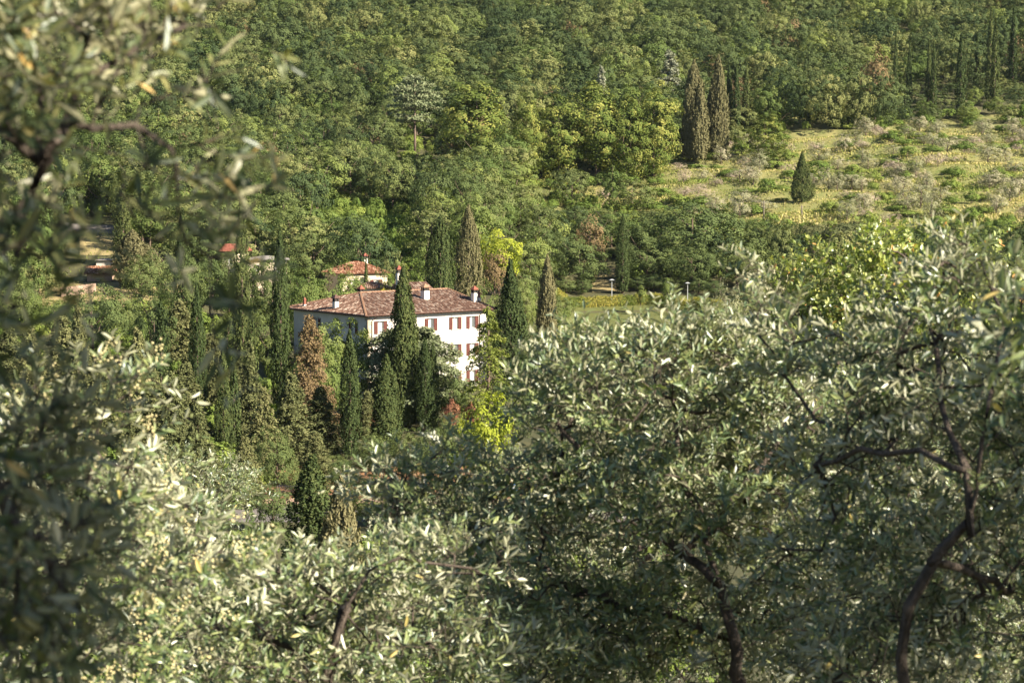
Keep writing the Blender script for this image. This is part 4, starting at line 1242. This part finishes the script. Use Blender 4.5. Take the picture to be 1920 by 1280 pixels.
# olives and bushes of the terraces
k = 0
gro = []
y = 438.0
while y < 556:
    x = 2.0
    while x < .2572 * y + 12:
        xx, yy = x + rs.uniform(-3, 3), y + rs.uniform(-2, 2)
        zz = float(ground(xx, yy)); px, py = proj(xx, yy, zz)
        if inside(px, py, GROVE) and px < 1940 and abs(px - 1503) > (46 if yy < 460 else 20):
            gro.append((xx, yy, zz, px, py))
        x += 6.4
    y += 4.9
for (xx, yy, zz, px, py) in gro:
    r = rs.random()
    wh = ('left of the lone cypress' if px < 1480 else ('right of the lone cypress' if px < 1720 else 'at the far right')) + (', on the upper terraces' if yy > 498 else ', on the lower terraces')
    if px > 1250:
        if r < .29:
            T('olive_tree', 'grove', px, yy, H=rs.uniform(3.8, 6.0), x=xx, wscale=rs.uniform(.9, 1.4), cat='olive tree', group='grey olives ' + wh, label='pale grey olive tree ' + wh)
        elif r < .47:
            T('olive_tree', 'bare', px, yy, H=rs.uniform(2.2, 3.8), x=xx, wscale=rs.uniform(.8, 1.3), cat='olive tree', group='bare olives ' + wh, label='bare pinkish-grey olive tree ' + wh)
        elif r < .84:
            T('shrub', 'shrub', px, yy, H=rs.uniform(1.0, 3.6), x=xx, wscale=rs.uniform(.7, 1.8), cat='shrub', group='green shrubs ' + wh, label='green shrub among the olives ' + wh)
    else:
        if r < .8:
            T('shrub', 'shrub', px, yy, H=rs.uniform(1.6, 3.6), x=xx, wscale=rs.uniform(.9, 1.7), cat='shrub', group='scrub below the chestnut row', label='green scrub bush on the slope below the chestnut row')
        elif r < .9:
            T('shrub', 'bare', px, yy, H=rs.uniform(2, 3), x=xx, wscale=rs.uniform(.8, 1.2), cat='shrub', group='bare bushes below the chestnut row', label='bare grey-brown bush on the slope below the chestnut row')

def tufts(name, label, n, test, hgt, seed, mat='grass_leaf', xr=(-130, 150), yr=(300, 560)):
    rng = np.random.default_rng(seed)
    x = rng.uniform(*xr, n); y = rng.uniform(*yr, n); z = ground(x, y)
    px, py = proj(x, y, z)
    keep = np.array([test(a, b_, c, d) for a, b_, c, d in zip(px, py, x, y)])
    x, y, z = x[keep], y[keep], z[keep]
    n = len(x)
    h = hgt * rng.uniform(.5, 1.5, n) * (1 + .5 * np.sin(x / 6) * np.sin(y / 4))
    pos = np.stack([x, y, z + h * .4], 1)
    nr = np.stack([rng.normal(size=n), rng.normal(size=n) - .6, rng.random(n) * .9 + .2], 1)
    al = np.stack([rng.normal(size=n) * .35, rng.normal(size=n) * .35, np.ones(n)], 1)
    tint = np.clip(.5 + .3 * np.sin(x / 9 + 2 * np.sin(y / 7)) + rng.normal(size=n) * .22, 0, 1)
    o = obj(name, leaves_mesh(name, pos, nr, h, M[mat], rng, tint, .4, al))
    return tag(o, label, 'grass', kind='stuff')
tufts('terrace_grass', 'tall dry yellow-green grass on the terraces', 170000, lambda a, b_, c, d: inside(a, b_, GROVE), .5, 3, xr=(0, 150), yr=(436, 556))
tufts('meadow_grass', 'bright green grass on the slope behind the villa', 9000, lambda a, b_, c, d: 585 < a < 795 and 370 < d < 434, .6, 4, 'shrub_leaf', xr=(-50, -15), yr=(368, 436))
tufts('yard_grass', 'dry tawny grass around the farmhouse yard', 4000, lambda a, b_, c, d: 60 < a < 345, .35, 5, xr=(-95, -50), yr=(318, 400))

# wooden posts on the terraces, sign by the road
def post(px, Y, h, label):
    xx = (px - 960) / F * Y; zz = float(ground(xx, Y))
    m = MB(); m.tube([(0, 0, -.3), (.02, 0, h * .5), (0, .02, h)], [.16, .14, .11], 6)
    m.box(-.5, -.04, h - .5, .5, .04, h - .4)
    o = m.build('utility_post', M['pole_wood'], None, loc=(xx, Y, zz)); tag(o, label, 'post')
post(1431, 446, 4.6, 'wooden post left of the lone cypress on the terraces')
post(1502, 447, 2.4, 'pale wooden post just below the lone terrace cypress')
def blue_sign():
    q = P(966, 915, 150); zz = float(ground(q[0], 150))
    e = empty('road_sign', (q[0], 150, zz)); tag(e, 'small blue road sign glimpsed through the olive leaves', 'sign')
    m = MB(); m.tube([(0, 0, -.2), (0, 0, q[2] - zz + .5)], .04, 6); m.build('pole', M['lamp_metal'], e)
    m = MB(); m.box(-.28, -.06, q[2] - zz - .4, .28, -.03, q[2] - zz + .4); m.build('panel', M['blue'], e)
    m = MB(); m.box(-.2, -.075, q[2] - zz + .05, .2, -.064, q[2] - zz + .25); m.build('white_field', M['white_paint'], e)
blue_sign()

# shrubs on the slope this side of the road
for k in range(34):
    Y = rs.uniform(90, 172); px = rs.uniform(-20, 1300)
    if 560 < px < 680 and Y < 120: continue
    T('shrub', 'shrub', px, Y, H=rs.uniform(1.2, 2.6), wscale=rs.uniform(.6, 1.2), cat='shrub', group='shrubs on the slope below the road', label='green shrub on the slope between the foreground olives and the road')

# ------------------------------------------------------------------ foreground olive trees, leaf by leaf
LEAF_T = np.array([[0, 0, 0], [.105, .28, .035], [.10, .68, .03], [0, 1, -.05], [-.10, .68, .03], [-.105, .28, .035]])
LEAF_F = np.array([[0, 1, 2, 3], [0, 3, 4, 5]])
def leaf_proto(mat, wide=1.0):
    V = LEAF_T * np.array([wide, 1, 1])
    return mesh_quads('leaf', V, LEAF_F, M[mat], np.array([.5, .5]), smooth_shade=False)

def near_tree(name, label, cat, root, guides, blobs, seed, leaf=.058, pairs=9, shoot=.26, mat='olive_leaf', loose='olive_loose', n_loose=0, wide=1.0, tip=.0026, droop=.25, buds=0, aimed=None, dead=0.0, spray_max=.0119, bark='bark_olive', upness=.45, frac=1.0, limb=1.0, clump=7):
    rng = np.random.default_rng(seed)
    root = np.array(root, float)
    nodes, par = [root], [-1]
    gl = []
    for gd in guides:                            # main limbs: polylines of (px, py, Y)
        q = [P(*g) for g in gd]
        start = nodes[0] if not gl else None
        if start is None:
            A_ = np.array(nodes); d = np.linalg.norm(A_ - q[0], axis=1); pi_ = int(d.argmin())
        else:
            pi_ = 0
        prev = nodes[pi_]
        for w in q:
            seg = np.linalg.norm(w - prev); k = max(1, int(seg / .18))
            for j in range(1, k + 1):
                nodes.append(prev + (w - prev) * j / k + rng.normal(size=3) * .02); par.append(pi_); pi_ = len(nodes) - 1
            prev = w
        gl.append(1)
    pts = []
    for (px, py, Y, rx, ry, rz, n) in blobs:
        c = P(px, py, Y) if py is not None else np.array([px, Y[0], Y[1]])
        nc = max(1, n // clump)
        d = rng.normal(size=(nc, 3)); d = unit(d) * rng.random((nc, 1)) ** .4
        sub = (c + d * np.array([rx, ry, rz]))[rng.integers(0, nc, n)]
        pts.append(sub + rng.normal(size=(n, 3)) * np.array([1, 1, .8]) * min(.13, .45 * (rx * ry * rz / nc) ** (1 / 3)))
    pts = np.concatenate(pts)
    A_ = np.array(nodes)
    dmin = np.min(np.linalg.norm(pts[:, None, :] - A_[None, ::3, :], axis=2), axis=1)
    pts = pts[np.argsort(dmin)]
    arr = np.empty((len(nodes) + len(pts) * 6 + 10, 3)); cnt = len(nodes); arr[:cnt] = A_
    plen = np.zeros(len(arr))
    for i in range(1, cnt):
        plen[i] = plen[par[i]] + np.linalg.norm(arr[i] - arr[par[i]]) * .3
    tips = []
    for p in pts:
        d = np.linalg.norm(arr[:cnt] - p, axis=1)
        j = int((d + .12 * plen[:cnt]).argmin())
        seg = d[j]; k = min(5, max(1, int(seg / .22)))
        prev = j; base = arr[j].copy()
        sag = rng.normal(size=3) * .06 * seg + np.array([0, 0, .10 * seg])
        for q in range(1, k + 1):
            f = q / k
            arr[cnt] = base + (p - base) * f + sag * math.sin(f * math.pi)
            plen[cnt] = plen[prev] + seg / k
            par.append(prev); prev = cnt; cnt += 1
        tips.append(prev)
    nodes = arr[:cnt]; par = np.array(par)
    rad = np.zeros(cnt); ex = 2.35
    kids = [[] for _ in range(cnt)]
    for i in range(1, cnt): kids[par[i]].append(i)
    for i in range(cnt - 1, -1, -1):
        rad[i] = (sum(rad[k] ** ex for k in kids[i])) ** (1 / ex) if kids[i] else tip
    rad = np.where(rad > (.012 if limb < 1.4 else .004), rad * limb, rad)
    # branches as chains of tubes
    big, small = MB(), MB()
    start = [(0, None)]
    while start:
        i, pr = start.pop()
        chain = ([pr] if pr is not None else []) + [i]
        while kids[i]:
            ks = sorted(kids[i], key=lambda k: -rad[k])
            for k in ks[1:]: start.append((k, i))
            i = ks[0]; chain.append(i)
        if len(chain) > 1:
            rr = [rad[c] for c in chain]
            if pr is not None: rr[0] = min(rr[0], rr[1] * 1.15)
            tgt = big if max(rr) > .03 else small
            tgt.tube([nodes[c] for c in chain], rr, 7 if max(rr) > .03 else (5 if max(rr) > .008 else 3), False)
    e = empty(name, tuple(root)); tag(e, label, cat)
    big_me = big.mesh('trunk', M[bark], True); big_me.transform(Matrix.Translation(-Vector(root)))
    obj('trunk', big_me, e)
    # leafy shoots
    cand_ = np.array([i for i in range(1, cnt) if rad[i] < spray_max and rng.random() < frac])
    D = unit(nodes[cand_] - nodes[par[cand_]])
    cen = pts.mean(0)
    outv = unit(nodes[cand_] - cen)
    S = len(cand_)
    sd = unit(D + .35 * outv + np.array([0, 0, upness]) + rng.normal(size=(S, 3)) * .55)
    L_ = shoot * rng.uniform(.6, 1.3, S)
    K = pairs * 2
    ts = (np.arange(K) // 2 + .6) / pairs
    a0 = unit(np.cross(sd, rng.normal(size=(S, 3)))); b0 = np.cross(sd, a0)
    O = nodes[cand_][:, None, :] + sd[:, None, :] * (L_[:, None, None] * ts[None, :, None]) - np.array([0, 0, 1]) * (droop * L_[:, None, None] * ts[None, :, None] ** 2)
    roll = (np.arange(K) // 2) * (math.pi / 2) * .9 + (np.arange(K) % 2) * math.pi
    roll = roll[None, :] + rng.normal(size=(S, K)) * .45
    rdir = np.cos(roll)[..., None] * a0[:, None, :] + np.sin(roll)[..., None] * b0[:, None, :]
    fwd = rng.uniform(.45, 1.15, (S, K, 1))
    Tn = unit(sd[:, None, :] * fwd + rdir + rng.normal(size=(S, K, 3)) * .22)
    Nn = unit(sd[:, None, :] - (sd[:, None, :] * Tn).sum(-1, keepdims=True) * Tn + rng.normal(size=(S, K, 3)) * .35)
    Nn = unit(Nn - (Nn * Tn).sum(-1, keepdims=True) * Tn)
    Bn = np.cross(Tn, Nn)
    ll = leaf * rng.uniform(.6, 1.2, (S, K)) * (1.05 - .35 * ts[None, :])
    keep = rng.random((S, K)) < .9
    O, Tn, Nn, Bn, ll = O[keep], Tn[keep], Nn[keep], Bn[keep], ll[keep]
    n = len(O)
    tv = rng.random(n) * .86
    tv[rng.random(n) < .006 + dead] = .99
    lsel = np.zeros(n, bool)
    if n_loose:                                  # the leaves that show largest are objects of their own
        px, py = proj(O[:, 0], O[:, 1], O[:, 2])
        okv = (px > 5) & (px < 1915) & (py > 5) & (py < 1275)
        sc = np.where(okv, O[:, 1] - 3.0 * ll, 1e6)
        lsel[np.argsort(sc)[:n_loose]] = True
        lme = leaf_proto(loose, wide)
    tv_s = tv[~lsel]
    o_, t_, n_, b_, l_ = [q[~lsel] for q in (O, Tn, Nn, Bn, ll)]
    Lt = LEAF_T * np.array([wide, 1, 1])
    V = (o_[:, None, :] - root) + l_[:, None, None] * (Lt[None, :, 0:1] * b_[:, None, :] + Lt[None, :, 1:2] * t_[:, None, :] + Lt[None, :, 2:3] * n_[:, None, :])
    Q = (np.arange(len(o_))[:, None, None] * 6 + LEAF_F[None]).reshape(-1, 4)
    cr = obj('foliage', mesh_quads('foliage', V.reshape(-1, 3), Q, M[mat], np.repeat(tv_s, 2)), e)
    cr['kind'] = 'stuff'
    for i in np.nonzero(lsel)[0]:
        o = obj('leaf', lme, e)
        s = ll[i]
        mt = Matrix(((Bn[i][0] * s, Tn[i][0] * s, Nn[i][0] * s, O[i][0] - root[0]), (Bn[i][1] * s, Tn[i][1] * s, Nn[i][1] * s, O[i][1] - root[1]), (Bn[i][2] * s, Tn[i][2] * s, Nn[i][2] * s, O[i][2] - root[2]), (0, 0, 0, 1)))
        o.matrix_basis = mt
    # shoot stems
    p0 = nodes[cand_]; tt = [0, .5, 1.0]
    for i in range(S):
        small.tube([p0[i] + sd[i] * L_[i] * t - np.array([0, 0, droop * L_[i] * t * t]) for t in tt], [.0021, .0016, .0008], 3, False)
    sm_me = small.mesh('branches', M[bark], True); sm_me.transform(Matrix.Translation(-Vector(root)))
    obj('branches', sm_me, e)['kind'] = 'stuff'
    if buds:                                     # cream flower buds in sprays
        sel = rng.choice(S, buds, replace=True)
        V, Q = [], []
        oc = np.array([[1, 0, 0], [0, 1, 0], [-1, 0, 0], [0, -1, 0], [0, 0, 1], [0, 0, -1]])
        fc = np.array([[0, 1, 4], [1, 2, 4], [2, 3, 4], [3, 0, 4], [1, 0, 5], [2, 1, 5], [3, 2, 5], [0, 3, 5]])
        for s_ in sel:
            b1 = nodes[cand_[s_]] + sd[s_] * L_[s_] * rng.uniform(.3, 1.05)
            dv = unit(rng.normal(size=3) + np.array([0, 0, .8]))
            for q in range(14):
                c = b1 + dv * .012 * q * .6 + rng.normal(size=3) * .011
                i0 = len(V)
                V += list(c - root + oc * .0052 * rng.uniform(.8, 1.25)); Q += list(fc + i0)
        obj('flower_buds', mesh_quads('flower_buds', np.array(V), np.array(Q), M['bud'], smooth_shade=True), e)['kind'] = 'stuff'
    return e, n

def gp(px, Y):
    x = (px - 960) / F * Y
    return (x, Y, float(ground(x, Y)) - .1)

NT = 0
# A: near branches hanging in from the left, strongly out of focus
r = near_tree('near_olive_tree', 'blurred near olive branches reaching in along the left edge', 'olive tree', (-2.9, 3.1, 26.1),
    [[(-600, 560, 3.35), (-200, 450, 3.45), (0, 380, 3.50), (84, 259, 3.55), (130, 205, 3.55), (152, 180, 3.60), (176, 90, 3.65), (205, -20, 3.2)],
     [(60, 300, 3.55), (70, 180, 3.65), (40, 40, 3.75)], [(152, 180, 3.60), (235, 110, 3.65), (330, 40, 3.75)],
     [(-200, 450, 3.45), (-90, 640, 3.35), (-20, 800, 3.35), (20, 980, 3.35), (30, 1180, 3.40)],
     [(84, 259, 3.55), (210, 300, 3.65), (330, 330, 3.75)]],
    [(90, 50, 3.65, .15, .3, .08, 52), (250, 50, 3.70, .09, .3, .05, 26), (330, 20, 3.85, .06, .2, .04, 12), (60, 180, 3.55, .11, .3, .09, 34), (170, 140, 3.55, .09, .2, .07, 18),
     (20, 300, 3.45, .07, .3, .07, 20), (385, 160, 3.75, .04, .2, .04, 5), (500, 130, 3.85, .03, .1, .02, 2), (330, 300, 3.65, .06, .2, .06, 8), (420, 400, 3.55, .05, .2, .06, 7), (290, 460, 3.55, .08, .2, .05, 9), (230, 330, 3.55, .06, .2, .05, 8), (450, 550, 3.45, .03, .1, .03, 3), (400, 640, 3.45, .03, .1, .02, 2),
     (50, 480, 3.40, .07, .25, .07, 26), (-10, 640, 3.35, .06, .3, .08, 34), (0, 780, 3.35, .08, .3, .07, 51), (20, 900, 3.35, .09, .3, .08, 64), (40, 1030, 3.35, .10, .3, .08, 72), (30, 1180, 3.35, .11, .3, .09, 76), (160, 1060, 3.45, .05, .2, .05, 14), (20, 400, 3.45, .07, .2, .06, 16), (270, 1080, 3.45, .02, .1, .02, 2)],
    21, mat='olive_warm', loose='olive_warm_loose', leaf=.062, pairs=4, shoot=.10, n_loose=280, tip=.0016, spray_max=.0045, dead=.02, frac=.8, clump=5, limb=1.5)
NT += r[1]
# B: flowering olive at the left
r = near_tree('flowering_olive_tree', 'flowering olive with cream buds at the left above the bottom edge', 'olive tree', gp(60, 7.6),
    [[(90, 1200, 7.5), (150, 1000, 7.4), (180, 850, 7.4), (190, 740, 7.4)], [(150, 1000, 7.4), (240, 880, 7.3), (300, 820, 7.3)], [(120, 1100, 7.4), (-40, 900, 7.6)]],
    [(150, 810, 7.5, .24, .5, .22, 42), (60, 770, 7.7, .22, .5, .2, 36), (200, 740, 7.5, .06, .3, .08, 9), (150, 960, 7.5, .40, .7, .28, 100), (310, 1080, 7.7, .36, .7, .24, 90), (160, 1180, 7.5, .5, .7, .3, 120), (-60, 1000, 7.6, .4, .6, .5, 60)],
    22, leaf=.066, pairs=7, shoot=.16, n_loose=200, buds=150, tip=.002, spray_max=.008, wide=1.15)
NT += r[1]
# C: olive across the bottom, left of the middle
r = near_tree('olive_tree', 'sunlit olive along the bottom edge with forked grey limb', 'olive tree', gp(560, 9.6),
    [[(590, 1340, 9.0), (612, 1240, 8.95), (660, 1140, 8.9), (690, 1085, 8.9), (738, 1042, 8.9), (800, 1050, 9.0), (880, 1052, 9.1), (960, 1090, 9.4)],
     [(655, 1140, 9.3), (560, 1080, 9.4), (470, 1040, 9.6)], [(620, 1230, 9.3), (430, 1180, 9.6), (320, 1100, 9.8)], [(620, 1230, 9.3), (780, 1180, 9.4)]],
    [(470, 1090, 9.6, .55, .8, .2, 130), (330, 990, 10.0, .32, .6, .2, 70), (560, 1130, 9.5, .45, .7, .18, 100), (640, 1210, 9.4, .7, .8, .2, 140), (400, 1230, 9.5, .62, .8, .24, 130), (800, 1190, 9.4, .4, .7, .24, 80), (860, 1040, 9.5, .28, .5, .12, 34), (770, 1110, 9.6, .3, .6, .16, 44), (250, 1050, 9.8, .34, .5, .25, 60), (920, 1220, 9.5, .36, .6, .2, 60)],
    23, leaf=.066, pairs=8, shoot=.2, n_loose=80, wide=1.2, limb=.95)
NT += r[1]
# D: the big sunlit olive right of the middle
r = near_tree('olive_tree', 'large sunlit olive with pale leaves filling the lower middle right', 'olive tree', gp(1400, 11.5),
    [[(1400, 1330, 10.4), (1374, 1200, 10.35), (1345, 1090, 10.4), (1318, 990, 10.6), (1290, 880, 10.8), (1270, 770, 11.0)],
     [(1345, 1090, 10.4), (1200, 960, 11.2), (1090, 860, 11.1), (1020, 740, 11.2)], [(1318, 990, 10.8), (1430, 860, 10.9), (1530, 760, 11.1)], [(1372, 1200, 10.9), (1120, 1120, 11.0), (900, 1000, 11.4), (760, 930, 11.6)]],
    [(1110, 700, 11.2, .34, .6, .22, 116), (1230, 680, 11.3, .40, .7, .22, 138), (1360, 690, 11.2, .38, .7, .24, 123), (1060, 800, 11.2, .36, .8, .26, 123), (1240, 820, 11.2, .7, 1.0, .38, 304), (1470, 750, 11.3, .42, .8, .34, 145), (1040, 940, 11.2, .5, .9, .38, 203), (1260, 990, 11.2, .7, 1.0, .5, 334), (1500, 900, 11.2, .5, .9, .45, 203),
     (790, 905, 11.6, .32, .6, .16, 80), (745, 970, 11.6, .16, .5, .10, 26), (900, 965, 11.6, .33, .6, .2, 87), (1080, 1130, 11.2, .7, .9, .4, 261), (1330, 1180, 11.2, .7, .9, .4, 232), (960, 1200, 11.3, .6, .9, .35, 181), (1530, 1080, 11.2, .5, .9, .5, 160), (1010, 670, 11.3, .12, .3, .08, 13), (850, 840, 11.7, .16, .4, .10, 12)],
    24, leaf=.074, pairs=8, shoot=.23, n_loose=80, wide=1.2, limb=.8)
NT += r[1]
# E: shaded olive at the right
r = near_tree('olive_tree', 'shaded dark olive with crooked limbs at the right edge', 'olive tree', gp(1800, 9.2),
    [[(1690, 1330, 8.3), (1705, 1140, 8.2), (1745, 1040, 8.2), (1812, 998, 8.1), (1826, 940, 8.1), (1850, 830, 8.1), (1862, 760, 8.2), (1886, 600, 8.5), (1840, 480, 8.9)],
     [(1812, 998, 8.1), (1790, 900, 8.2), (1772, 800, 8.4), (1760, 640, 8.9)], [(1785, 880, 8.2), (1720, 845, 8.4), (1610, 850, 8.7), (1530, 870, 9.2)], [(1745, 1040, 8.2), (1900, 1100, 8.9), (2010, 1000, 9.0), (2030, 800, 9.0)]],
    [(1800, 490, 9.1, .18, .4, .14, 34), (1740, 570, 9.1, .22, .5, .2, 42), (1870, 570, 9.0, .22, .5, .22, 47), (1640, 680, 9.3, .24, .5, .2, 44), (1460, 610, 9.6, .14, .4, .14, 23), (1530, 690, 9.5, .22, .4, .18, 34), (1420, 540, 9.7, .06, .2, .06, 6), (1760, 750, 9.1, .38, .7, .28, 117), (1900, 770, 9.0, .4, .7, .38, 117), (1620, 870, 9.3, .4, .7, .3, 117), (1850, 960, 9.0, .5, .8, .4, 195), (1660, 1050, 9.2, .5, .8, .4, 195), (1860, 1180, 9.0, .55, .8, .35, 208), (1580, 1210, 9.3, .45, .7, .3, 143), (2050, 900, 9.0, .4, .8, .9, 117)],
    25, leaf=.070, pairs=8, shoot=.20, n_loose=100, wide=1.2, limb=.75)
NT += r[1]
# F: fruit tree with rounder leaves behind the shaded olive
r = near_tree('pear_tree', 'yellow-green fruit tree with round leaves and orange tips behind the shaded olive', 'tree', gp(1590, 22),
    [[(1590, 900, 22), (1585, 700, 22), (1575, 560, 22)], [(1585, 700, 22), (1660, 560, 22), (1700, 480, 22)], [(1585, 700, 22), (1490, 580, 22)]],
    [(1590, 560, 22, .75, 1.0, .62, 230), (1660, 490, 22, .4, .7, .32, 90), (1700, 560, 22, .6, .9, .5, 130), (1530, 620, 22, .55, .8, .45, 110), (1790, 560, 22.5, .6, .8, .6, 110), (1590, 720, 22, .9, 1, .6, 130), (1870, 620, 22.5, .6, .8, .7, 100)],
    26, leaf=.08, pairs=7, shoot=.3, mat='pear_leaf', wide=2.6, tip=.0035, dead=.02)
NT += r[1]
# further olives down the slope that close the gaps
for lab, px, Y, bl, sd_ in (
    ('pale grey olive behind the left foreground, beside the maple', 350, 27, [(340, 905, 27, .9, 1.0, .40, 310), (400, 935, 27, .6, .9, .33, 148), (300, 960, 27, .9, 1.0, .4, 189)], 31),
    ('grey olive half hidden below the vivid yellow-green tree', 930, 31, [(930, 895, 31, .75, .9, .36, 230), (880, 960, 31, .9, 1, .4, 230), (800, 1010, 31, 1.0, 1, .4, 202), (990, 960, 31, .7, .9, .5, 148)], 32),
    ('olive low on the slope behind the bottom of the big sunlit one', 1150, 19, [(1150, 1000, 19, 1.3, 1.2, .9, 513), (1000, 1100, 19, 1.0, 1, .7, 270), (1350, 900, 19, 1.1, 1.1, .8, 324), (1250, 760, 20, 1.4, 1.2, .7, 300), (1500, 800, 20, 1.2, 1.2, .8, 260), (1300, 1200, 19, 1.6, 1.2, .5, 432)], 33),
    ('olive low on the slope behind the shaded one', 1640, 17, [(1620, 1000, 17, 1.1, 1.1, 1.0, 513), (1820, 900, 17, .9, 1, .9, 324), (1880, 1120, 17, .9, 1, .7, 243), (1760, 720, 18, .9, 1.1, .7, 220), (1700, 1250, 17, 1.4, 1.2, .5, 432)], 34),
    ('olive low on the slope behind the bottom left ones', 420, 18, [(300, 1140, 18, 1.2, 1.2, .6, 324), (600, 1190, 18, 1.3, 1.2, .5, 351), (150, 1000, 18, .9, 1, .7, 243), (820, 1190, 18, .8, 1, .5, 162), (900, 1260, 18, 1.4, 1, .4, 270)], 35)):
    r = near_tree('olive_tree', lab, 'olive tree', gp(px, Y), [[(px, 1240, Y), (px - 10, 1100, Y)], [(px, 1200, Y), (px + 60, 1050, Y)]], bl, sd_, leaf=.072, pairs=8, shoot=.28, tip=.003, wide=1.1)
    NT += r[1]
# G and H: olives right of and beside the camera; their shade falls over the right and the low left of the view
def gpx(x, y): return (x, y, float(ground(x, y)) - .1)
def wx(x, Y): return 960 + F * x / Y
r = near_tree('near_olive_tree', 'very close dark olive leaves at the right edge, halfway up', 'olive tree', gpx(5.8, 7.6),
    [[(wx(5.7, 7.6), 1700, 7.6), (wx(5.6, 7.6), 1000, 7.6), (wx(5.5, 7.6), 300, 7.6)], [(wx(5.6, 7.5), 1000, 7.5), (wx(3.6, 6.6), 760, 6.6), (2130, 660, 5.6)]],
    [(5.2, None, (7.1, 28.85), 1.6, 1.6, 1.25, 1300), (5.0, None, (8.2, 27.2), 1.6, 1.8, 1.2, 500), (1960, 640, 5.4, .05, .2, .14, 16), (6.6, None, (8.6, 29.0), 1.3, 1.7, 1.2, 400)],
    36, leaf=.085, pairs=8, shoot=.24, tip=.003, n_loose=40, wide=1.2)
NT += r[1]
r = near_tree('near_olive_tree', 'olive tree standing beside the viewpoint, out of view to the right', 'olive tree', gpx(4.2, 1.2),
    [[(wx(4.2, 1.2), 640, 1.2), (wx(4.0, 1.2), 640 - 2500, 1.2)]],
    [(3.2, None, (.85, 30.45), 1.0, 1.0, 1.0, 1200), (4.3, None, (.2, 31.1), 1.1, 1.0, 1.1, 1100), (3.9, None, (.5, 29.3), 1.0, .9, .7, 200)],
    37, leaf=.08, pairs=8, shoot=.24, tip=.003, wide=1.2)
NT += r[1]
# the air: a thin even haze over the valley
m, t, N, L = new_mat('haze')
pv = N.new('ShaderNodeVolumePrincipled')
pv.inputs['Color'].default_value = (.70, .82, 1.0, 1)
pv.inputs['Density'].default_value = .00002
pv.inputs['Anisotropy'].default_value = .2
ou = N.new('ShaderNodeOutputMaterial'); L.new(pv.outputs[0], ou.inputs['Volume'])
hb = MB(); hb.box(-720, -110, -5, 720, 1420, 275)
tag(hb.build('haze', m), 'thin pale haze in the air over the valley', 'haze', kind='stuff')
print('LEAVES', NT, 'OBJECTS', len(bpy.data.objects))
